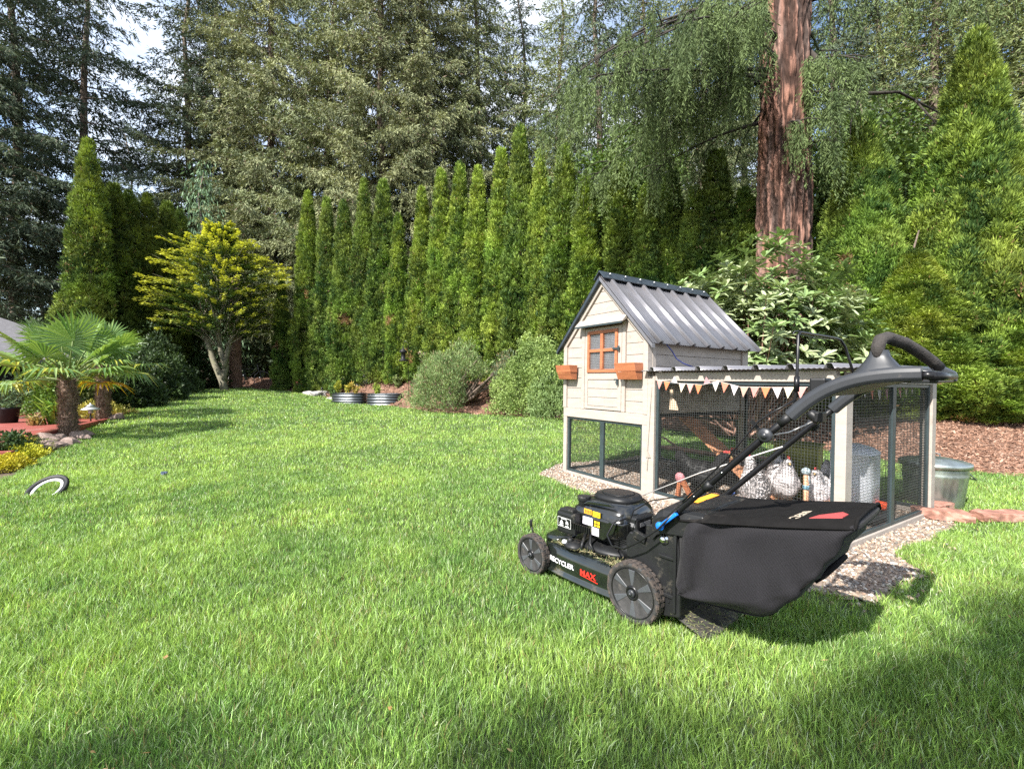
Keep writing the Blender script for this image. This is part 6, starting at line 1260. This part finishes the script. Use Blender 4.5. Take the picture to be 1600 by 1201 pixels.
leafy('potted_shrub', px0 - .15, py0 + .45, .55, .35, 120, 500, .10, .3, (.05, .09, .04), (.14, .22, .10), 'feathery grey green plant growing in the dark pot', 'plant', .2, dz=.30)
def tuft(x, y, h, n, seed, cs, lab, cat='ornamental grass', w_=.016):
    g = np.random.default_rng(seed); f = Fol(); a = g.uniform(0, 2 * P_, n); o = np.stack([np.cos(a), np.sin(a), 0 * a], -1); l = g.uniform(.5, 1, n)[:, None] * h; q0 = g.normal(0, .04, (n, 3)) * np.array([1, 1, 0]); m1 = q0 + o * l * .28 * g.uniform(.4, 1.4, (n, 1)) + np.array([0, 0, 1]) * l * .7; e = m1 + o * l * .42 + np.array([0, 0, 1]) * l * g.uniform(-.1, .3, (n, 1)); S = np.cross(o, [0, 0, 1]) * w_
    c = np.array(cs)[g.integers(0, len(cs), n)] * g.uniform(.7, 1.2, (n, 1)); V = np.concatenate([np.stack([q0 - S, q0 + S, m1 + S, m1 - S], 1), np.stack([m1 - S, m1 + S, e + S * .1, e - S * .1], 1)]).reshape(-1, 3)
    o_ = link('grass_clump', mesh_np('grass_clump', V, [np.arange(len(V)).reshape(-1, 4)], np.concatenate([c, c])), GRASS); o_.location = (x, y, gz(x, y)); return tag(o_, lab, cat)
tuft(fx(84, 8.2), 8.2, .62, 110, 1, [(.16, .30, .05), (.30, .42, .08), (.10, .20, .04)], 'bright green strappy clump behind the nearer palm')
tuft(fx(56, 8.0), 8.0, .3, 70, 2, [(.40, .30, .14), (.30, .26, .12)], 'small straw coloured grass clump on the deck edge')
tuft(fx(28, 6.0), 6.0, .32, 60, 3, [(.42, .42, .08), (.50, .40, .10)], 'yellow grass tuft in front of the red deck steps')
for i, (px_, D, rx, h, c0, c1, lf, lab, cat) in enumerate((
    (133, 10.2, .55, .9, (.09, .12, .05), (.30, .33, .16), .06, 'pale variegated shrub between the two palm trunks', 'shrub'),
    (92, 9.8, .5, 1.15, (.06, .12, .02), (.17, .28, .05), .07, 'fresh green conical shrub behind the nearer palm', 'shrub'),
    (0, 5.75, .32, .24, (.025, .05, .02), (.08, .14, .04), .05, 'dark green low mound at the left edge before the deck', 'ground cover plant'),
    (4, 5.15, .20, .12, (.35, .34, .03), (.62, .52, .05), .035, 'yellow sedum mound at the lawn edge by the left border of the photo', 'ground cover plant'),
    (33, 5.75, .22, .11, (.40, .42, .04), (.66, .60, .06), .03, 'smaller yellow sedum patch in front of the rocks', 'ground cover plant'),
    (52, 6.25, .34, .10, (.10, .13, .05), (.28, .28, .12), .03, 'low greyish green mat among the rocks near the palm', 'ground cover plant'),
    (152, 9.6, .5, .22, (.28, .30, .06), (.5, .42, .12), .06, 'straw yellow low plants around the garden lamp', 'ground cover plant'))):
    shrub('low_plant' if h < .5 else 'border_shrub', fx(px_, D), D, rx, rx, h, 140 + i, 3600 if h < .5 else 7000, lf, .5, c0, c1, lab, cat, .5, stems=4)
PINKR = mat('pinkish_rock', (.22, .16, .14), .85, var=.3, scale=8, bump=.5)
for i, (px_, D, r, lab) in enumerate(((86, 6.7, .16, 'upright grey rock in front of the nearer palm trunk'), (62, 6.45, .22, 'broad pale pink rock left of the palm base'), (78, 6.25, .17, 'flat rock at the lawn edge below the palm'), (122, 6.9, .17, 'dark rock at the right foot of the nearer palm'), (132, 7.2, .13, 'small dark rock at the lawn edge right of the nearer palm'), (44, 6.1, .15, 'small pinkish rock beside the sedum'), (178, 9.0, .16, 'reddish rock at the right foot of the farther palm'), (186, 9.35, .11, 'small reddish rock beyond the farther palm'), (108, 6.55, .14, 'low brown rock in front of the nearer palm'))): rock(fx(px_, D), D, r, 60 + i, lab, PINKR, 'rocks around the palms', .55)
# path light
x, y = fx(141, 8.3), 8.3; pl = empty('path_light', (x, y, gz(x, y)), 0, 'low garden lamp with tiered pale shade between the palms', 'garden lamp'); MB().tube([(0, 0, -.05), (0, 0, .30)], .012, 8).build('stake', TUBEM, pl); MB().lathe([(.14, .29), (.135, .305), (.06, .345), (.055, .35), (.07, .352), (.03, .385), (.012, .39), (.012, .41), (0, .415)], 24).build('lamp_shade', mat('pale_shade', (.42, .44, .46), .4, metal=.4), pl); MB().lathe([(.035, .22), (.035, .30)], 14).build('lamp_glass', mat('frosted', (.4, .4, .38), .3), pl)
# flying ring on the lawn, tilted up out of the grass
rx_, ry_ = fx(71, 4.02), 4.02; rg = empty('toy_ring', (rx_, ry_, gz(rx_, ry_) + .045), 0, 'tilted toy ring in black, white and orange lying in the grass at the left', 'toy ring'); rg.rotation_euler = (R_(38), R_(-14), .35)
MB().lathe([(.120, -.012), (.152, -.018), (.160, 0), (.156, .016), (.148, .018), (.120, .010)], 56, closed=True).build('black_rim', BLK, rg); MB().lathe([(.098, -.006), (.1195, -.0085), (.1195, .0055), (.098, .002)], 56, closed=True).build('pale_inner_band', mat('white_vinyl', (.72, .72, .72), .5, dirt=(.5, .45, .4), dirt_amt=.1), rg)
m = MB(); n = 10; v = []; 
for i in range(n + 1):
    a = P_ * .78 + i * .11; v += [(.1585 * math.cos(a), .1585 * math.sin(a), -.010), (.1585 * math.cos(a), .1585 * math.sin(a), .010), (.163 * math.cos(a), .163 * math.sin(a), .008), (.163 * math.cos(a), .163 * math.sin(a), -.010)]
m.add(v, [(i*4+a, i*4+(a+1)%4, (i+1)*4+(a+1)%4, (i+1)*4+a) for i in range(n) for a in range(4)]); m.build('orange_stripe', mat('orange_vinyl', (.8, .33, .04), .5), rg)
# dark leaf scrap
o = rock(fx(255, 4.75), 4.75, .035, 99, 'small dark blue scrap lying on the open lawn', mat('blue_scrap', (.04, .06, .10), .5), None, .5, dz=.03); o['category'] = 'scrap'; o.name = 'scrap'
# fallen branch beyond the coop
o = MB(); o.tube([(-.9, 0, .10), (-.4, .05, .07), (.1, .0, .04), (.6, .08, .05), (.95, .0, .02)], [.02, .035, .03, .025, .01], 8); o.tube([(-.4, .05, .08), (-.6, .1, .2), (-.75, .1, .24)], [.02, .015, .006], 6); o = o.build('fallen_branch', REDBARK); bq = cw(.35, 2.15); o.location = (bq.x, bq.y, gz(bq.x, bq.y)); o.rotation_euler = (0, 0, -.6); tag(o, 'reddish fallen branch on the grass seen through the coop mesh', 'branch')

def litter():
    g = np.random.default_rng(19); f = Fol(); n = 90; y = 1.1 + 9 * g.random(n) ** 1.6; x = g.uniform(-1.15, 1.15, n) * y; k = is_lawn(x, y); x = x[k]; y = y[k]; n = len(x)
    P = np.stack([x, y, ground_z(x, y) + g.uniform(.018, .036, n)], -1); D = nrm(np.stack([g.normal(size=n), g.normal(size=n), g.normal(0, .25, n)], -1)); f.add(P, D, nrm(np.cross(D, np.array([0, 0, 1]) + g.normal(0, .4, (n, 3)))), g.uniform(.010, .028, n) * (1 + .06 * y), g.uniform(.006, .02, n), np.array([(.40,.22,.09),(.50,.36,.18),(.30,.17,.08),(.24,.42,.10),(.46,.50,.30)])[g.integers(0, 5, n)])
    tag(f.build('fallen_leaves', LEAF), 'scattered small dry leaves and clover bits in the lawn', 'leaves', None, 'stuff')
litter()
